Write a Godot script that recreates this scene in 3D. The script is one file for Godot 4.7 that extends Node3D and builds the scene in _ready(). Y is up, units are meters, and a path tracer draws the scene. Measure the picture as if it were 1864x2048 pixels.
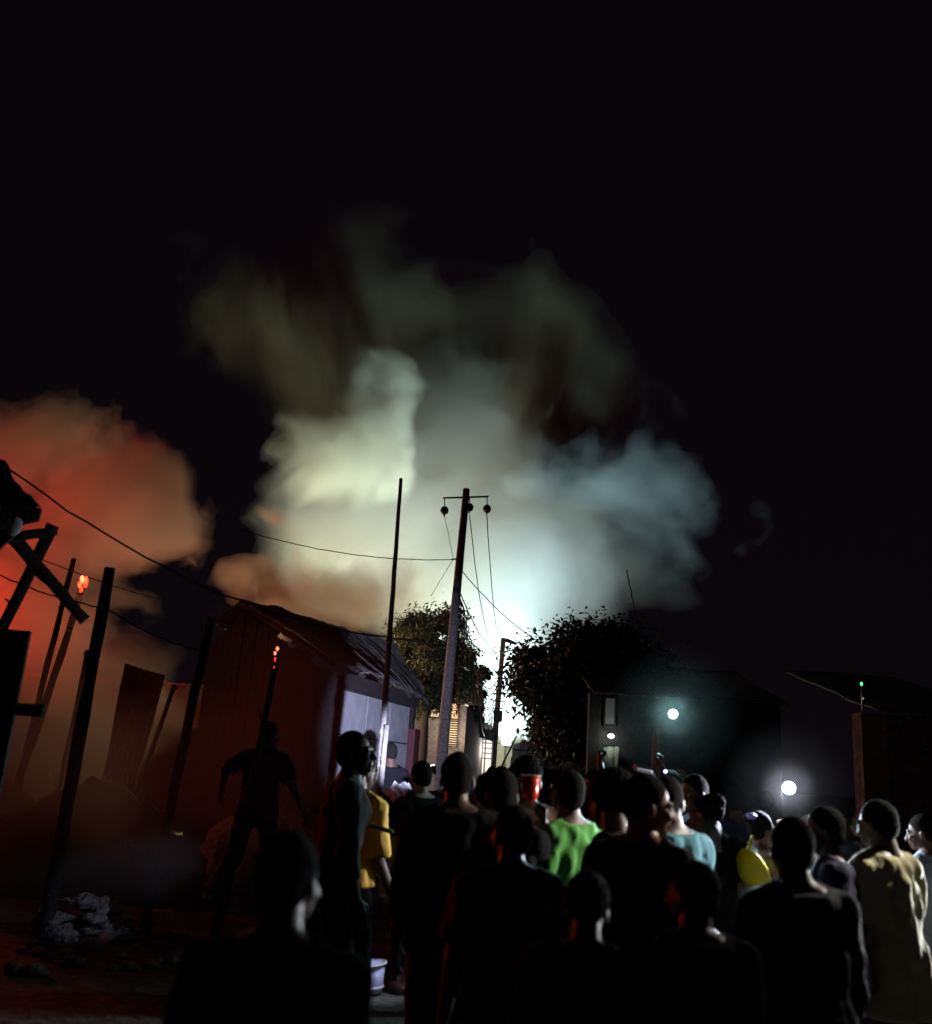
extends Node3D
# A street at night behind a crowd: smoke over burning houses, lit by floodlights at the street's end, by fire and by hand torches.

const FOCAL := 1864.0          # the photograph's focal length in its own pixels (1864 x 2048)
const EYE := Vector3(0, 1.72, 0)
const PITCH := 15.4
const ROLL := 4.0
var cam: Camera3D
var mats := {}
const FLOOD := [400.0, 330.0]
const GLARE := [340.0, 190.0]
const FIRE := 85.0  # unseen fire that reddens the left smoke bank
const BACKFIRE := 28.0  # unseen fire that warms the smoke over the burnt house
const FARFIRE := 820.0  # unseen fire that lights the plume from below
const TORCH := [5.0, 14.0, 25.0, 55.0, 1.3, 8.0, 0.35]  # most of these drive unseen torches
var used := {}

# ---------------------------------------------------------------- placing
func ray(px: float, py: float) -> Vector3:
	return cam.basis * Vector3((px - 932.0) / FOCAL, -(py - 1024.0) / FOCAL, -1.0)

func at(px: float, py: float, depth: float) -> Vector3:   # the point seen at a photo pixel, DEPTH metres ahead along the street
	var r := ray(px, py)
	return EYE + r * (depth / -r.z)

func foot(px: float, depth: float) -> Vector3:            # on the ground, under what stands at that pixel column at the horizon
	var p := at(px, 1545.0 + (px - 932.0) * 0.07, depth)
	return Vector3(p.x, 0, p.z)

# ---------------------------------------------------------------- objects
func numbered(called: String, parent: Node) -> String:
	var key := str(parent.get_instance_id()) + called
	used[key] = used.get(key, -1) + 1
	return called if used[key] == 0 else "%s_%03d" % [called, used[key]]

func tag(o: Node, label := "", category := "", group := "", kind := ""):
	if label: o.set_meta("label", label)
	if category: o.set_meta("category", category)
	if group: o.set_meta("group", group)
	if kind: o.set_meta("kind", kind)
	return o

func base(called: String, where := Vector3.ZERO, turn := 0.0) -> Node3D:
	var o := Node3D.new()
	o.name = numbered(called, self)
	add_child(o, true)
	o.position = where
	o.rotation.y = turn
	return o

func obj(called: String, mesh: Mesh, mat: Material, parent: Node = self, where := Vector3.ZERO) -> MeshInstance3D:
	var o := MeshInstance3D.new()
	o.name = numbered(called, parent)
	o.mesh = mesh
	o.material_override = mat
	parent.add_child(o, true)
	o.position = where
	return o

func mat(key: String, c: Color, rough := 0.85, metal := 0.0) -> StandardMaterial3D:   # c: linear, real-world base colour
	if mats.has(key): return mats[key]
	var m := StandardMaterial3D.new()
	m.resource_name = key
	m.albedo_color = c.linear_to_srgb()
	m.roughness = rough
	m.metallic = metal
	mats[key] = m
	return m

func glow(key: String, c: Color, energy: float) -> StandardMaterial3D:
	if mats.has(key): return mats[key]
	var m := mat(key, c * 0.3, 0.6)
	m.emission_enabled = true
	m.emission = c.linear_to_srgb()
	m.emission_energy_multiplier = energy
	return m

func lamp(called: String, where: Vector3, c: Color, energy: float, size := 0.1, parent: Node = self) -> OmniLight3D:
	var l := OmniLight3D.new()
	l.name = called
	l.light_color = c.linear_to_srgb()
	l.light_energy = energy
	l.light_size = size
	l.omni_range = 300.0
	l.omni_attenuation = 2.0
	l.shadow_enabled = true
	parent.add_child(l, true)
	l.global_position = where
	return l

func spot(called: String, where: Vector3, aim: Vector3, c: Color, energy: float, angle: float, size := 0.05) -> SpotLight3D:
	var l := SpotLight3D.new()
	l.name = called
	l.light_color = c.linear_to_srgb()
	l.light_energy = energy
	l.light_size = size
	l.spot_range = 300.0
	l.spot_attenuation = 2.0
	l.spot_angle = angle
	l.spot_angle_attenuation = 0.8
	l.shadow_enabled = true
	add_child(l, true)
	l.look_at_from_position(where, aim, Vector3.UP if absf((aim - where).normalized().y) < 0.99 else Vector3.RIGHT)
	return l

# ---------------------------------------------------------------- surface nets
# FIELD holds a value at every point of a grid; the skin lies where it passes LEVEL, solid where it is greater.
func net(f: PackedFloat32Array, n: Vector3i, org: Vector3, cell: float, level: float, cells: PackedInt32Array, smooth := true) -> ArrayMesh:
	var sx := 1
	var sy := n.x
	var sz := n.x * n.y
	var off := PackedInt32Array([0, sx, sy, sx + sy, sz, sx + sz, sy + sz, sx + sy + sz])
	var vert := PackedVector3Array()
	var norm := PackedVector3Array()
	var of_cell := PackedInt32Array()
	of_cell.resize(f.size())
	of_cell.fill(-1)
	var live := PackedInt32Array()
	for c in cells:
		var a := f[c] - level
		var b := f[c + sx] - level
		var d := f[c + sy] - level
		var e := f[c + off[3]] - level
		var g := f[c + sz] - level
		var h := f[c + off[5]] - level
		var i := f[c + off[6]] - level
		var j := f[c + off[7]] - level
		var s := int(a > 0) + int(b > 0) + int(d > 0) + int(e > 0) + int(g > 0) + int(h > 0) + int(i > 0) + int(j > 0)
		if s == 0 or s == 8: continue
		var sum := Vector3.ZERO
		var k := 0.0
		if (a > 0) != (b > 0): sum += Vector3(a / (a - b), 0, 0); k += 1
		if (d > 0) != (e > 0): sum += Vector3(d / (d - e), 1, 0); k += 1
		if (g > 0) != (h > 0): sum += Vector3(g / (g - h), 0, 1); k += 1
		if (i > 0) != (j > 0): sum += Vector3(i / (i - j), 1, 1); k += 1
		if (a > 0) != (d > 0): sum += Vector3(0, a / (a - d), 0); k += 1
		if (b > 0) != (e > 0): sum += Vector3(1, b / (b - e), 0); k += 1
		if (g > 0) != (i > 0): sum += Vector3(0, g / (g - i), 1); k += 1
		if (h > 0) != (j > 0): sum += Vector3(1, h / (h - j), 1); k += 1
		if (a > 0) != (g > 0): sum += Vector3(0, 0, a / (a - g)); k += 1
		if (b > 0) != (h > 0): sum += Vector3(1, 0, b / (b - h)); k += 1
		if (d > 0) != (i > 0): sum += Vector3(0, 1, d / (d - i)); k += 1
		if (e > 0) != (j > 0): sum += Vector3(1, 1, e / (e - j)); k += 1
		var z := c / sz
		var y := (c - z * sz) / sy
		var x := c - z * sz - y * sy
		of_cell[c] = vert.size()
		live.append(c)
		vert.append(org + (Vector3(x, y, z) + sum / k) * cell)
		if smooth:
			norm.append(-Vector3(b + e + h + j - a - d - g - i, d + e + i + j - a - b - g - h, g + h + i + j - a - b - d - e).normalized())
	var idx := PackedInt32Array()
	for c in live:
		var a := f[c] > level
		for axis in 3:
			var s: int = [sx, sy, sz][axis]
			if a == (f[c + s] > level): continue
			var u: int = [sy, sz, sx][axis]
			var v: int = [sz, sx, sy][axis]
			var p0 := of_cell[c - u - v]
			var p1 := of_cell[c - v]
			var p2 := of_cell[c]
			var p3 := of_cell[c - u]
			if p0 < 0 or p1 < 0 or p3 < 0: continue
			if a: idx.append_array(PackedInt32Array([p0, p2, p1, p0, p3, p2]))
			else: idx.append_array(PackedInt32Array([p0, p1, p2, p0, p2, p3]))
	var arr := []
	arr.resize(Mesh.ARRAY_MAX)
	arr[Mesh.ARRAY_VERTEX] = vert
	if smooth: arr[Mesh.ARRAY_NORMAL] = norm
	arr[Mesh.ARRAY_INDEX] = idx
	var m := ArrayMesh.new()
	if idx.size(): m.add_surface_from_arrays(Mesh.PRIMITIVE_TRIANGLES, arr)
	return m

# ---------------------------------------------------------------- smoke
# A bank of smoke: puffs [px, py, depth, rx, ry, rz, weight] (centres seen at a pixel, radii in photo pixels at that depth) broken up by noise,
# drawn as nested bodies of thin smoke, each adding its density to those that it lies in.
func smoke(called: String, label: String, puffs: Array, cell: float, freq: float, amp: float, levels: Array, density: float, albedo: Color, seed_: int, stretch := Vector3.ONE) -> Node3D:
	var spots := []
	var lo := Vector3(1e9, 1e9, 1e9)
	var hi := -lo
	for p in puffs:
		var c := at(p[0], p[1], p[2])
		var k: float = p[2] / FOCAL
		var r := Vector3(p[3] * k, p[4] * k, p[5] * k)
		spots.append([c, r, p[6]])
		lo = lo.min(c - r * 1.6)
		hi = hi.max(c + r * 1.6)
	lo.y = maxf(lo.y, -0.6)
	lo -= Vector3.ONE * cell * 2
	hi += Vector3.ONE * cell * 2
	var n := Vector3i(((hi - lo) / cell).ceil()) + Vector3i.ONE
	var f := PackedFloat32Array()
	f.resize(n.x * n.y * n.z)
	f.fill(-1.0)
	for s in spots:
		var c: Vector3 = s[0]
		var r: Vector3 = s[1] * 1.6
		var w: float = s[2]
		var i0 := Vector3i(((c - r - lo) / cell).floor()).clamp(Vector3i.ONE, n - Vector3i(2, 2, 2))
		var i1 := Vector3i(((c + r - lo) / cell).ceil()).clamp(Vector3i.ONE, n - Vector3i(2, 2, 2))
		var q: Vector3 = s[1]
		for z in range(i0.z, i1.z + 1):
			for y in range(i0.y, i1.y + 1):
				var row := (z * n.y + y) * n.x
				for x in range(i0.x, i1.x + 1):
					var d := (lo + Vector3(x, y, z) * cell - c) / q
					var v := w * (1.0 - d.length())
					var o := f[row + x]
					# smooth maximum
					var h := clampf(0.5 + 0.5 * (v - o) / 0.35, 0, 1)
					f[row + x] = lerpf(o, v, h) + 0.35 * h * (1 - h)
	var noise := FastNoiseLite.new()
	noise.seed = seed_
	noise.noise_type = FastNoiseLite.TYPE_SIMPLEX_SMOOTH
	noise.frequency = freq
	noise.fractal_octaves = 5
	noise.fractal_gain = 0.52
	noise.domain_warp_enabled = true
	noise.domain_warp_amplitude = 0.5 / freq
	noise.domain_warp_frequency = freq * 0.7
	noise.domain_warp_fractal_octaves = 2
	for z in range(1, n.z - 1):
		for y in range(1, n.y - 1):
			var row := (z * n.y + y) * n.x
			for x in range(1, n.x - 1):
				var v := f[row + x]
				if v > -0.7:
					f[row + x] = v + amp * (noise.get_noise_3dv((lo + Vector3(x, y, z) * cell) * stretch) * 2.0 - 0.15)
	# a closed border
	for z in n.z:
		for y in n.y:
			for x in n.x:
				if x <= 1 or y <= 1 or z <= 1 or x >= n.x - 2 or y >= n.y - 2 or z >= n.z - 2: f[(z * n.y + y) * n.x + x] = -1.0
	var by_level := []
	for l in levels: by_level.append(PackedInt32Array())
	var sy := n.x
	var sz := n.x * n.y
	for z in n.z - 1:
		for y in n.y - 1:
			for x in n.x - 1:
				var c := z * sz + y * sy + x
				var a := f[c]
				var b := f[c + 1]
				var d := f[c + sy]
				var e := f[c + sy + 1]
				var g := f[c + sz]
				var h := f[c + sz + 1]
				var i := f[c + sz + sy]
				var j := f[c + sz + sy + 1]
				var least := minf(minf(minf(a, b), minf(d, e)), minf(minf(g, h), minf(i, j)))
				var most := maxf(maxf(maxf(a, b), maxf(d, e)), maxf(maxf(g, h), maxf(i, j)))
				if most < levels[0][0]: continue
				for l in levels.size():
					if least <= levels[l][0] and most > levels[l][0]: by_level[l].append(c)
	var o := base(called)
	tag(o, label, "smoke", "", "stuff")
	for l in levels.size():
		var me := net(f, n, lo, cell, levels[l][0], by_level[l], false)
		if me.get_surface_count() == 0: continue
		var m := FogMaterial.new()
		m.density = density * levels[l][1]
		m.albedo = albedo.linear_to_srgb()
		tag(obj("smoke_layer", me, m, o), "", "", "", "stuff")
	return o

# ---------------------------------------------------------------- people
# prims: ["c", a, b, ra, rb, flat] a tapered capsule (flat: cut off square at b), ["e", centre, radii] an ellipsoid, ["s", centre, radii] one taken away. cuts: [point, normal] keep the side of the normal.
func body_net(prims: Array, cell: float, k: float, swell := 0.0, cuts := [], ripple := 0.0, seed_ := 1, ripple_freq := 7.0) -> ArrayMesh:
	var lo := Vector3(1e9, 1e9, 1e9)
	var hi := -lo
	var m := k + cell * 3
	for p in prims:
		if p[0] == "c":
			var r: float = maxf(p[3], p[4]) + swell + m
			lo = lo.min((p[1] as Vector3).min(p[2]) - Vector3.ONE * r)
			hi = hi.max((p[1] as Vector3).max(p[2]) + Vector3.ONE * r)
		else:
			lo = lo.min(p[1] - p[2] - Vector3.ONE * (swell + m))
			hi = hi.max(p[1] + p[2] + Vector3.ONE * (swell + m))
	var n := Vector3i(((hi - lo) / cell).ceil()) + Vector3i.ONE * 2
	var f := PackedFloat32Array()
	f.resize(n.x * n.y * n.z)
	f.fill(-1.0)
	for p in prims:
		var kind: String = p[0]
		var a: Vector3 = p[1]
		var b: Vector3 = p[2]
		var p0: Vector3
		var p1: Vector3
		var ra := 0.0
		var rb := 0.0
		var flat := false
		if kind == "c":
			ra = p[3] + swell
			rb = p[4] + swell
			flat = p.size() > 5 and p[5]
			var r := Vector3.ONE * (maxf(ra, rb) + m)
			p0 = a.min(b) - r
			p1 = a.max(b) + r
		else:
			b += Vector3.ONE * swell
			p0 = a - b - Vector3.ONE * m
			p1 = a + b + Vector3.ONE * m
		var i0 := Vector3i(((p0 - lo) / cell).floor()).clamp(Vector3i.ZERO, n - Vector3i.ONE)
		var i1 := Vector3i(((p1 - lo) / cell).ceil()).clamp(Vector3i.ZERO, n - Vector3i.ONE)
		var ab := b - a
		var l2 := maxf(ab.length_squared(), 1e-9)
		var dir := ab.normalized()
		var small := minf(b.x, minf(b.y, b.z))
		for z in range(i0.z, i1.z + 1):
			for y in range(i0.y, i1.y + 1):
				var row := (z * n.y + y) * n.x
				for x in range(i0.x, i1.x + 1):
					var q := lo + Vector3(x, y, z) * cell - a
					var o := f[row + x]
					var v: float
					if kind == "c":
						var t := clampf(q.dot(ab) / l2, 0.0, 1.0)
						v = ra + (rb - ra) * t - (q - ab * t).length()
						if flat: v = minf(v, -(q - ab).dot(dir))
					else:
						v = (1.0 - (q / b).length()) * small
						if kind == "s":
							if -v < o: f[row + x] = -v
							continue
					if v < o - k: continue
					if v > o + k:
						f[row + x] = v
					else:
						var h := 0.5 + 0.5 * (v - o) / k
						f[row + x] = o + (v - o) * h + k * h * (1.0 - h) * 0.5
	var near := PackedInt32Array()
	var band := cell * 2.5 + ripple
	var sz := n.x * n.y
	var noise := FastNoiseLite.new()
	noise.seed = seed_
	noise.frequency = ripple_freq
	noise.fractal_octaves = 2
	for z in n.z:
		for y in n.y:
			var row := z * sz + y * n.x
			for x in n.x:
				var v := f[row + x]
				if absf(v) > band and cuts.is_empty(): continue
				if v < -band: continue
				var q := lo + Vector3(x, y, z) * cell
				if ripple > 0.0 and v < band: v += ripple * noise.get_noise_3d(q.x, q.y * 0.6, q.z)
				for c in cuts: v = minf(v, (q - c[0]).dot(c[1]))
				f[row + x] = v
				if absf(v) < band and x > 0 and y > 0 and z > 0 and x < n.x - 1 and y < n.y - 1 and z < n.z - 1:
					near.append(row + x)
	return net(f, n, lo, cell, 0.0, near)

# Several meshes, each with a place, as one.
func joined(list: Array) -> ArrayMesh:
	var v := PackedVector3Array()
	var nn := PackedVector3Array()
	var ii := PackedInt32Array()
	for e in list:
		var me: ArrayMesh = e[0]
		if me.get_surface_count() == 0: continue
		var t: Transform3D = e[1]
		var a := me.surface_get_arrays(0)
		var first := v.size()
		var pv: PackedVector3Array = a[Mesh.ARRAY_VERTEX]
		var pn: PackedVector3Array = a[Mesh.ARRAY_NORMAL]
		var pi: PackedInt32Array = a[Mesh.ARRAY_INDEX]
		v.append_array(t * pv)
		for q in pn: nn.append((t.basis * q).normalized())
		var flip := t.basis.determinant() < 0
		for i in range(0, pi.size(), 3):
			ii.append(pi[i] + first)
			ii.append(pi[i + (2 if flip else 1)] + first)
			ii.append(pi[i + (1 if flip else 2)] + first)
	var arr := []
	arr.resize(Mesh.ARRAY_MAX)
	arr[Mesh.ARRAY_VERTEX] = v
	arr[Mesh.ARRAY_NORMAL] = nn
	arr[Mesh.ARRAY_INDEX] = ii
	var m := ArrayMesh.new()
	m.add_surface_from_arrays(Mesh.PRIMITIVE_TRIANGLES, arr)
	return m

var head_mesh: ArrayMesh
var hair_meshes := {}
var hand_meshes := {}
const HEAD := [
	["e", Vector3(0, .03, .012), Vector3(.075, .092, .094)], ["e", Vector3(0, -.03, -.035), Vector3(.061, .086, .06)],
	["e", Vector3(0, -.088, -.064), Vector3(.03, .026, .028)], ["c", Vector3(0, .002, -.094), Vector3(0, -.034, -.11), .010, .016],
	["e", Vector3(.013, -.038, -.1), Vector3(.01, .009, .011)], ["e", Vector3(-.013, -.038, -.1), Vector3(.01, .009, .011)],
	["c", Vector3(-.036, .02, -.082), Vector3(.036, .02, -.082), .013, .013], ["e", Vector3(.038, -.028, -.07), Vector3(.024, .026, .024)],
	["e", Vector3(-.038, -.028, -.07), Vector3(.024, .026, .024)], ["c", Vector3(-.017, -.059, -.09), Vector3(.017, -.059, -.09), .009, .009],
	["c", Vector3(-.014, -.071, -.088), Vector3(.014, -.071, -.088), .010, .010], ["s", Vector3(.031, .001, -.104), Vector3(.017, .011, .017)],
	["s", Vector3(-.031, .001, -.104), Vector3(.017, .011, .017)], ["e", Vector3(.077, -.012, .012), Vector3(.011, .032, .02)],
	["e", Vector3(-.077, -.012, .012), Vector3(.011, .032, .02)], ["c", Vector3(0, -.06, .022), Vector3(0, -.2, .04), .055, .06]]

func hair(kind: String) -> ArrayMesh:
	if not hair_meshes.has(kind):
		var prims := [["e", Vector3(0, .036, .02), Vector3(.08, .098, .098)], ["e", Vector3(0, -.01, .04), Vector3(.07, .07, .075)]]
		var cuts := [[Vector3(0, .055, -.07), Vector3(0, .72, .69)], [Vector3(0, -.055, .05), Vector3(0, .9, .3)]]
		var rip := .0025
		if kind == "bun": prims += [["e", Vector3(0, .09, .11), Vector3(.05, .045, .05)], ["e", Vector3(0, .05, .03), Vector3(.086, .1, .1)]]
		if kind == "afro":
			prims = [["e", Vector3(0, .055, .025), Vector3(.105, .105, .11)]]
			rip = .009
		if kind == "wrap":
			prims = [["e", Vector3(0, .045, .02), Vector3(.09, .1, .105)], ["e", Vector3(0, .1, .075), Vector3(.06, .05, .06)], ["c", Vector3(-.05, .06, -.05), Vector3(.05, .06, -.05), .035, .035]]
			rip = .012
		if kind == "cap":
			prims = [["e", Vector3(0, .05, .012), Vector3(.088, .085, .104)]]
			cuts = [[Vector3(0, .045, 0), Vector3(0, 1, .1)]]
			rip = 0.0
		hair_meshes[kind] = body_net(prims, .007, .012, 0.0, cuts, rip, 5, 60.0)
	return hair_meshes[kind]

func hand(kind: String) -> ArrayMesh:   # a right hand hanging from its wrist, palm towards -x, thumb towards -z
	if not hand_meshes.has(kind):
		var bend: Array = [16.0, 22.0, 16.0] if kind == "relaxed" else [62.0, 82.0, 46.0]
		var prims := [["c", Vector3(0, .03, 0), Vector3(0, -.02, 0), .026, .024]]
		for i in 4:
			var z: float = [-.03, -.01, .01, .029][i]
			var k: float = [.94, 1.04, .97, .78][i]
			var p := Vector3(0, -.088 + absf(z + .01) * .25, z * 1.1)
			prims.append(["c", Vector3(0, -.012, z * .55), p, .015, .0115])
			var ang := 0.0
			for j in 3:
				ang += deg_to_rad(bend[j] * (1.0 + .1 * i))
				var q: Vector3 = p + Vector3(-sin(ang), -cos(ang), .06 * z / .03) * [.043, .027, .021][j] * k
				prims.append(["c", p, q, .0098 - .001 * j, .0092 - .001 * j])
				p = q
		if kind == "relaxed":
			prims += [["c", Vector3(0, -.015, -.015), Vector3(-.014, -.05, -.047), .016, .012], ["c", Vector3(-.014, -.05, -.047), Vector3(-.02, -.085, -.056), .0115, .009]]
		else:
			prims += [["c", Vector3(0, -.015, -.015), Vector3(-.026, -.05, -.04), .016, .012], ["c", Vector3(-.026, -.05, -.04), Vector3(-.056, -.075, -.022), .0115, .0095]]
		hand_meshes[kind] = body_net(prims, .0045, .006)
	return hand_meshes[kind]

func limb(out_deg: float, swing_deg: float, side: float) -> Vector3:
	var o := deg_to_rad(out_deg)
	var s := deg_to_rad(swing_deg)
	return Vector3(side * sin(o), -cos(o) * cos(s), -cos(o) * sin(s))

# A person 1.72 m tall facing -z. how: left, right = [swing forward, out, elbow bend] in degrees, hands "relaxed"/"grip", stride, lean, look = [yaw, pitch] of the head, hair, shirt, bottom, sleeve (0..1.9), colours.
func person(label: String, head_at: Vector3, turn: float, how: Dictionary, category := "person", group := "people in the crowd") -> Node3D:
	var on: float = how.get("on", 0.0)      # what the feet stand on
	var tall: float = (head_at.y - on) / 1.615
	var o := base("person", Vector3(head_at.x, on, head_at.z), turn)
	tag(o, label, category, group)
	o.scale = Vector3.ONE * tall
	var lean := deg_to_rad(how.get("lean", 4.0))
	var up := func(y: float, x := 0.0, z := 0.0): return Vector3(x, .95 + (y - .95) * cos(lean), z - (y - .95) * sin(lean))
	var skin: Material = mat("skin", Color(.085, .045, .03), .5) if not how.has("skin") else how.skin
	var st: float = how.get("stride", 8.0)
	var torso := [["c", up.call(.98, 0, .01), up.call(1.13, 0, .005), .125, .115], ["c", up.call(1.13, 0, .005), up.call(1.31, 0, -.01), .115, .128],
		["c", up.call(.97, -.065), up.call(1.3, -.075), .1, .1], ["c", up.call(.97, .065), up.call(1.3, .075), .1, .1],
		["c", up.call(1.39, -.15, .01), up.call(1.39, .15, .01), .07, .07], ["c", up.call(1.41, -.06, .015), up.call(1.41, .06, .015), .085, .085],
		["c", up.call(1.465, -.03, .022), up.call(1.4, -.14, .012), .052, .06], ["c", up.call(1.465, .03, .022), up.call(1.4, .14, .012), .052, .06]]
	var neck := [["c", up.call(1.4, 0, .02), up.call(1.53, 0, .0), .062, .056]]
	var arms := []
	var sleeves := []
	var hands := []
	var sleeve: float = how.get("sleeve", .75)
	for side in [-1.0, 1.0]:
		var a: Array = how.get("left" if side < 0 else "right", [4.0, 8.0, 12.0])
		var sh: Vector3 = up.call(1.395, side * .185, .01)
		var el: Vector3 = sh + limb(a[1], a[0], side) * .285
		var d := limb(a[1] * .4, a[0] + a[2], side)
		var wr: Vector3 = el + d * .245
		arms += [["c", sh, el, .055, .043], ["c", el, wr, .043, .029]]
		if sleeve > 1.0: sleeves += [["c", sh, el, .06, .052], ["c", el, el.lerp(wr, sleeve - 1.0), .052, .043, true]]
		else: sleeves += [["c", sh, sh.lerp(el, sleeve), .062, .066, true]]
		var s := deg_to_rad(a[0] + a[2])
		var thumb := Vector3(0, sin(s), -cos(s))
		thumb = (thumb - d * thumb.dot(d)).normalized()
		var palm := d.cross(thumb).normalized()   # across
		var bs := Basis(-palm if (-palm).x * side > 0 else palm, -d, -thumb)
		hands.append([hand(how.get("hand_left" if side < 0 else "hand_right", "relaxed")), Transform3D(bs, wr)])
	var legs := []
	var trousers := []
	for side in [-1.0, 1.0]:
		var hip := Vector3(side * .09, .93, 0)
		var f := deg_to_rad(st * side)
		var knee := hip + Vector3(side * .01, -cos(f), -sin(f) - .04).normalized() * .44
		var g := f - absf(f) * (.9 if side < 0 else .2) - .03
		var ankle := knee + Vector3(side * .005, -cos(g), -sin(g)).normalized() * .43
		ankle.y = maxf(ankle.y, .07)
		legs += [["c", hip, knee, .088, .058], ["c", knee, ankle, .056, .037], ["c", ankle + Vector3(0, -.02, .03), ankle + Vector3(side * .02, -.04, -.15), .038, .028]]
		trousers += [["c", hip + Vector3(0, .04, 0), knee, .094, .078], ["c", knee, knee.lerp(ankle, how.get("leg", .95)), .08, .07, true]]
	var look: Array = how.get("look", [float(hash(label) % 61) - 30.0, float(hash(label + "tilt") % 19) - 9.0])
	var hc: Vector3 = up.call(1.615, 0, -.015)
	var ht := Transform3D(Basis(Vector3.UP, deg_to_rad(look[0])) * Basis(Vector3.RIGHT, deg_to_rad(look[1])), hc)
	if head_mesh == null: head_mesh = body_net(HEAD, .0065, .012)
	var bm := body_net(torso + neck + arms + legs, how.get("cell", .018), .03)
	obj("body", joined([[bm, Transform3D()], [head_mesh, ht], hands[0], hands[1]]), skin, o)
	var style: String = how.get("hair", "short")
	obj({"cap": "cap", "wrap": "headwrap"}.get(style, "hair"), joined([[hair(style), ht]]), how.get("hair_mat", hair_look()), o)
	if style == "cap":
		var visor := body_net([["e", Vector3(0, .045, -.115), Vector3(.075, .008, .07)]], .006, .004)
		obj("visor", joined([[visor, ht]]), how.get("visor_mat", how.hair_mat), o)
	for side in [-1.0, 1.0]:
		var ball := SphereMesh.new()
		ball.radius = .0115
		ball.height = .023
		ball.radial_segments = 10
		ball.rings = 6
		obj("eye", ball, mat("eye white", Color(.22, .2, .18), .45), o, ht * Vector3(.031 * side, .001, -.084))
	var hem: float = how.get("hem", .86)
	var skirt := [["c", up.call(hem - .1, -.07), up.call(1.0, -.065), .142, .12], ["c", up.call(hem - .1, .07), up.call(1.0, .065), .142, .12]]
	obj(how.get("top", "shirt"), body_net(torso + sleeves + skirt, .014, .03, .013, [[Vector3(0, hem, 0), Vector3.UP], [up.call(1.488, 0, .035), Vector3(0, -.93, -.37)]], .017, hash(label), 8.5), how.get("shirt", mat("dark cloth", Color(.03, .028, .032), .9)), o)
	obj("trousers", body_net(trousers + [["c", Vector3(0, .9, 0), Vector3(0, 1.0, 0), .118, .115]], .02, .03, .004, [[Vector3(0, 1.02, 0), Vector3.DOWN]], .012, 3, 6.0), how.get("bottom", mat("dark trousers", Color(.025, .025, .03), .9)), o)
	return o

func hair_look() -> StandardMaterial3D:
	if not mats.has("black hair"): noise_mat("black hair", Color(.008, .007, .007), Color(.02, .017, .016), 14.0, .9, .35, .05).metallic_specular = .12
	return mats["black hair"]

# ---------------------------------------------------------------- shapes
func noise_mat(key: String, a: Color, b: Color, scale: float, rough := 0.9, relief := 1.0, freq := 0.02, metal := 0.0) -> StandardMaterial3D:
	if mats.has(key): return mats[key]
	var m := mat(key, Color.WHITE, rough, metal)
	var n := FastNoiseLite.new()
	n.seed = hash(key)
	n.frequency = freq
	n.fractal_octaves = 6
	n.fractal_gain = 0.6
	var t := NoiseTexture2D.new()
	t.width = 512
	t.height = 512
	t.seamless = true
	t.noise = n
	var ramp := Gradient.new()
	ramp.set_color(0, a.linear_to_srgb())
	ramp.set_color(1, b.linear_to_srgb())
	ramp.set_offset(0, 0.25)
	ramp.set_offset(1, 0.75)
	t.color_ramp = ramp
	m.albedo_texture = t
	var h := NoiseTexture2D.new()
	h.width = 512
	h.height = 512
	h.seamless = true
	h.noise = n
	m.heightmap_enabled = true
	m.heightmap_texture = h
	m.heightmap_scale = relief
	m.uv1_triplanar = true
	m.uv1_world_triplanar = true
	m.uv1_scale = Vector3.ONE * scale
	return m

func tube(points: Array, radii: Array, sides := 8, rough := 0.0, seed_ := 1) -> ArrayMesh:   # a round, capped, slightly uneven tube
	var st := SurfaceTool.new()
	st.begin(Mesh.PRIMITIVE_TRIANGLES)
	var rng := RandomNumberGenerator.new()
	rng.seed = seed_
	var rings := []
	for i in points.size():
		var d: Vector3 = (points[mini(i + 1, points.size() - 1)] - points[maxi(i - 1, 0)]).normalized()
		var u := d.cross(Vector3.UP if absf(d.y) < 0.9 else Vector3.RIGHT).normalized()
		var v := d.cross(u)
		var ring := []
		for s in sides:
			var a := TAU * s / sides
			var r: float = radii[i] * (1.0 + rough * rng.randf_range(-1, 1))
			ring.append(points[i] + (u * cos(a) + v * sin(a)) * r)
		rings.append(ring)
	for i in points.size() - 1:
		for s in sides:
			var t := (s + 1) % sides
			for p in [rings[i][s], rings[i][t], rings[i + 1][t], rings[i][s], rings[i + 1][t], rings[i + 1][s]]: st.add_vertex(p)
	for s in sides:
		var t := (s + 1) % sides
		var e := points.size() - 1
		for p in [points[0], rings[0][t], rings[0][s], points[e], rings[e][s], rings[e][t]]: st.add_vertex(p)
	st.index()
	st.generate_normals()
	return st.commit()

func pole_mesh(a: Vector3, b: Vector3, r0: float, r1: float, bend := 0.02, rough := 0.1, n := 8, sides := 9, seed_ := 1) -> ArrayMesh:
	var rng := RandomNumberGenerator.new()
	rng.seed = seed_
	var pts := []
	var rad := []
	var w := Vector3(rng.randf_range(-1, 1), 0, rng.randf_range(-1, 1)) * bend * a.distance_to(b)
	for i in n + 1:
		var t := float(i) / n
		pts.append(a.lerp(b, t) + w * sin(t * PI) + Vector3(rng.randf_range(-1, 1), 0, rng.randf_range(-1, 1)) * bend * 0.25)
		rad.append(lerpf(r0, r1, t))
	return tube(pts, rad, sides, rough, seed_)

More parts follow.
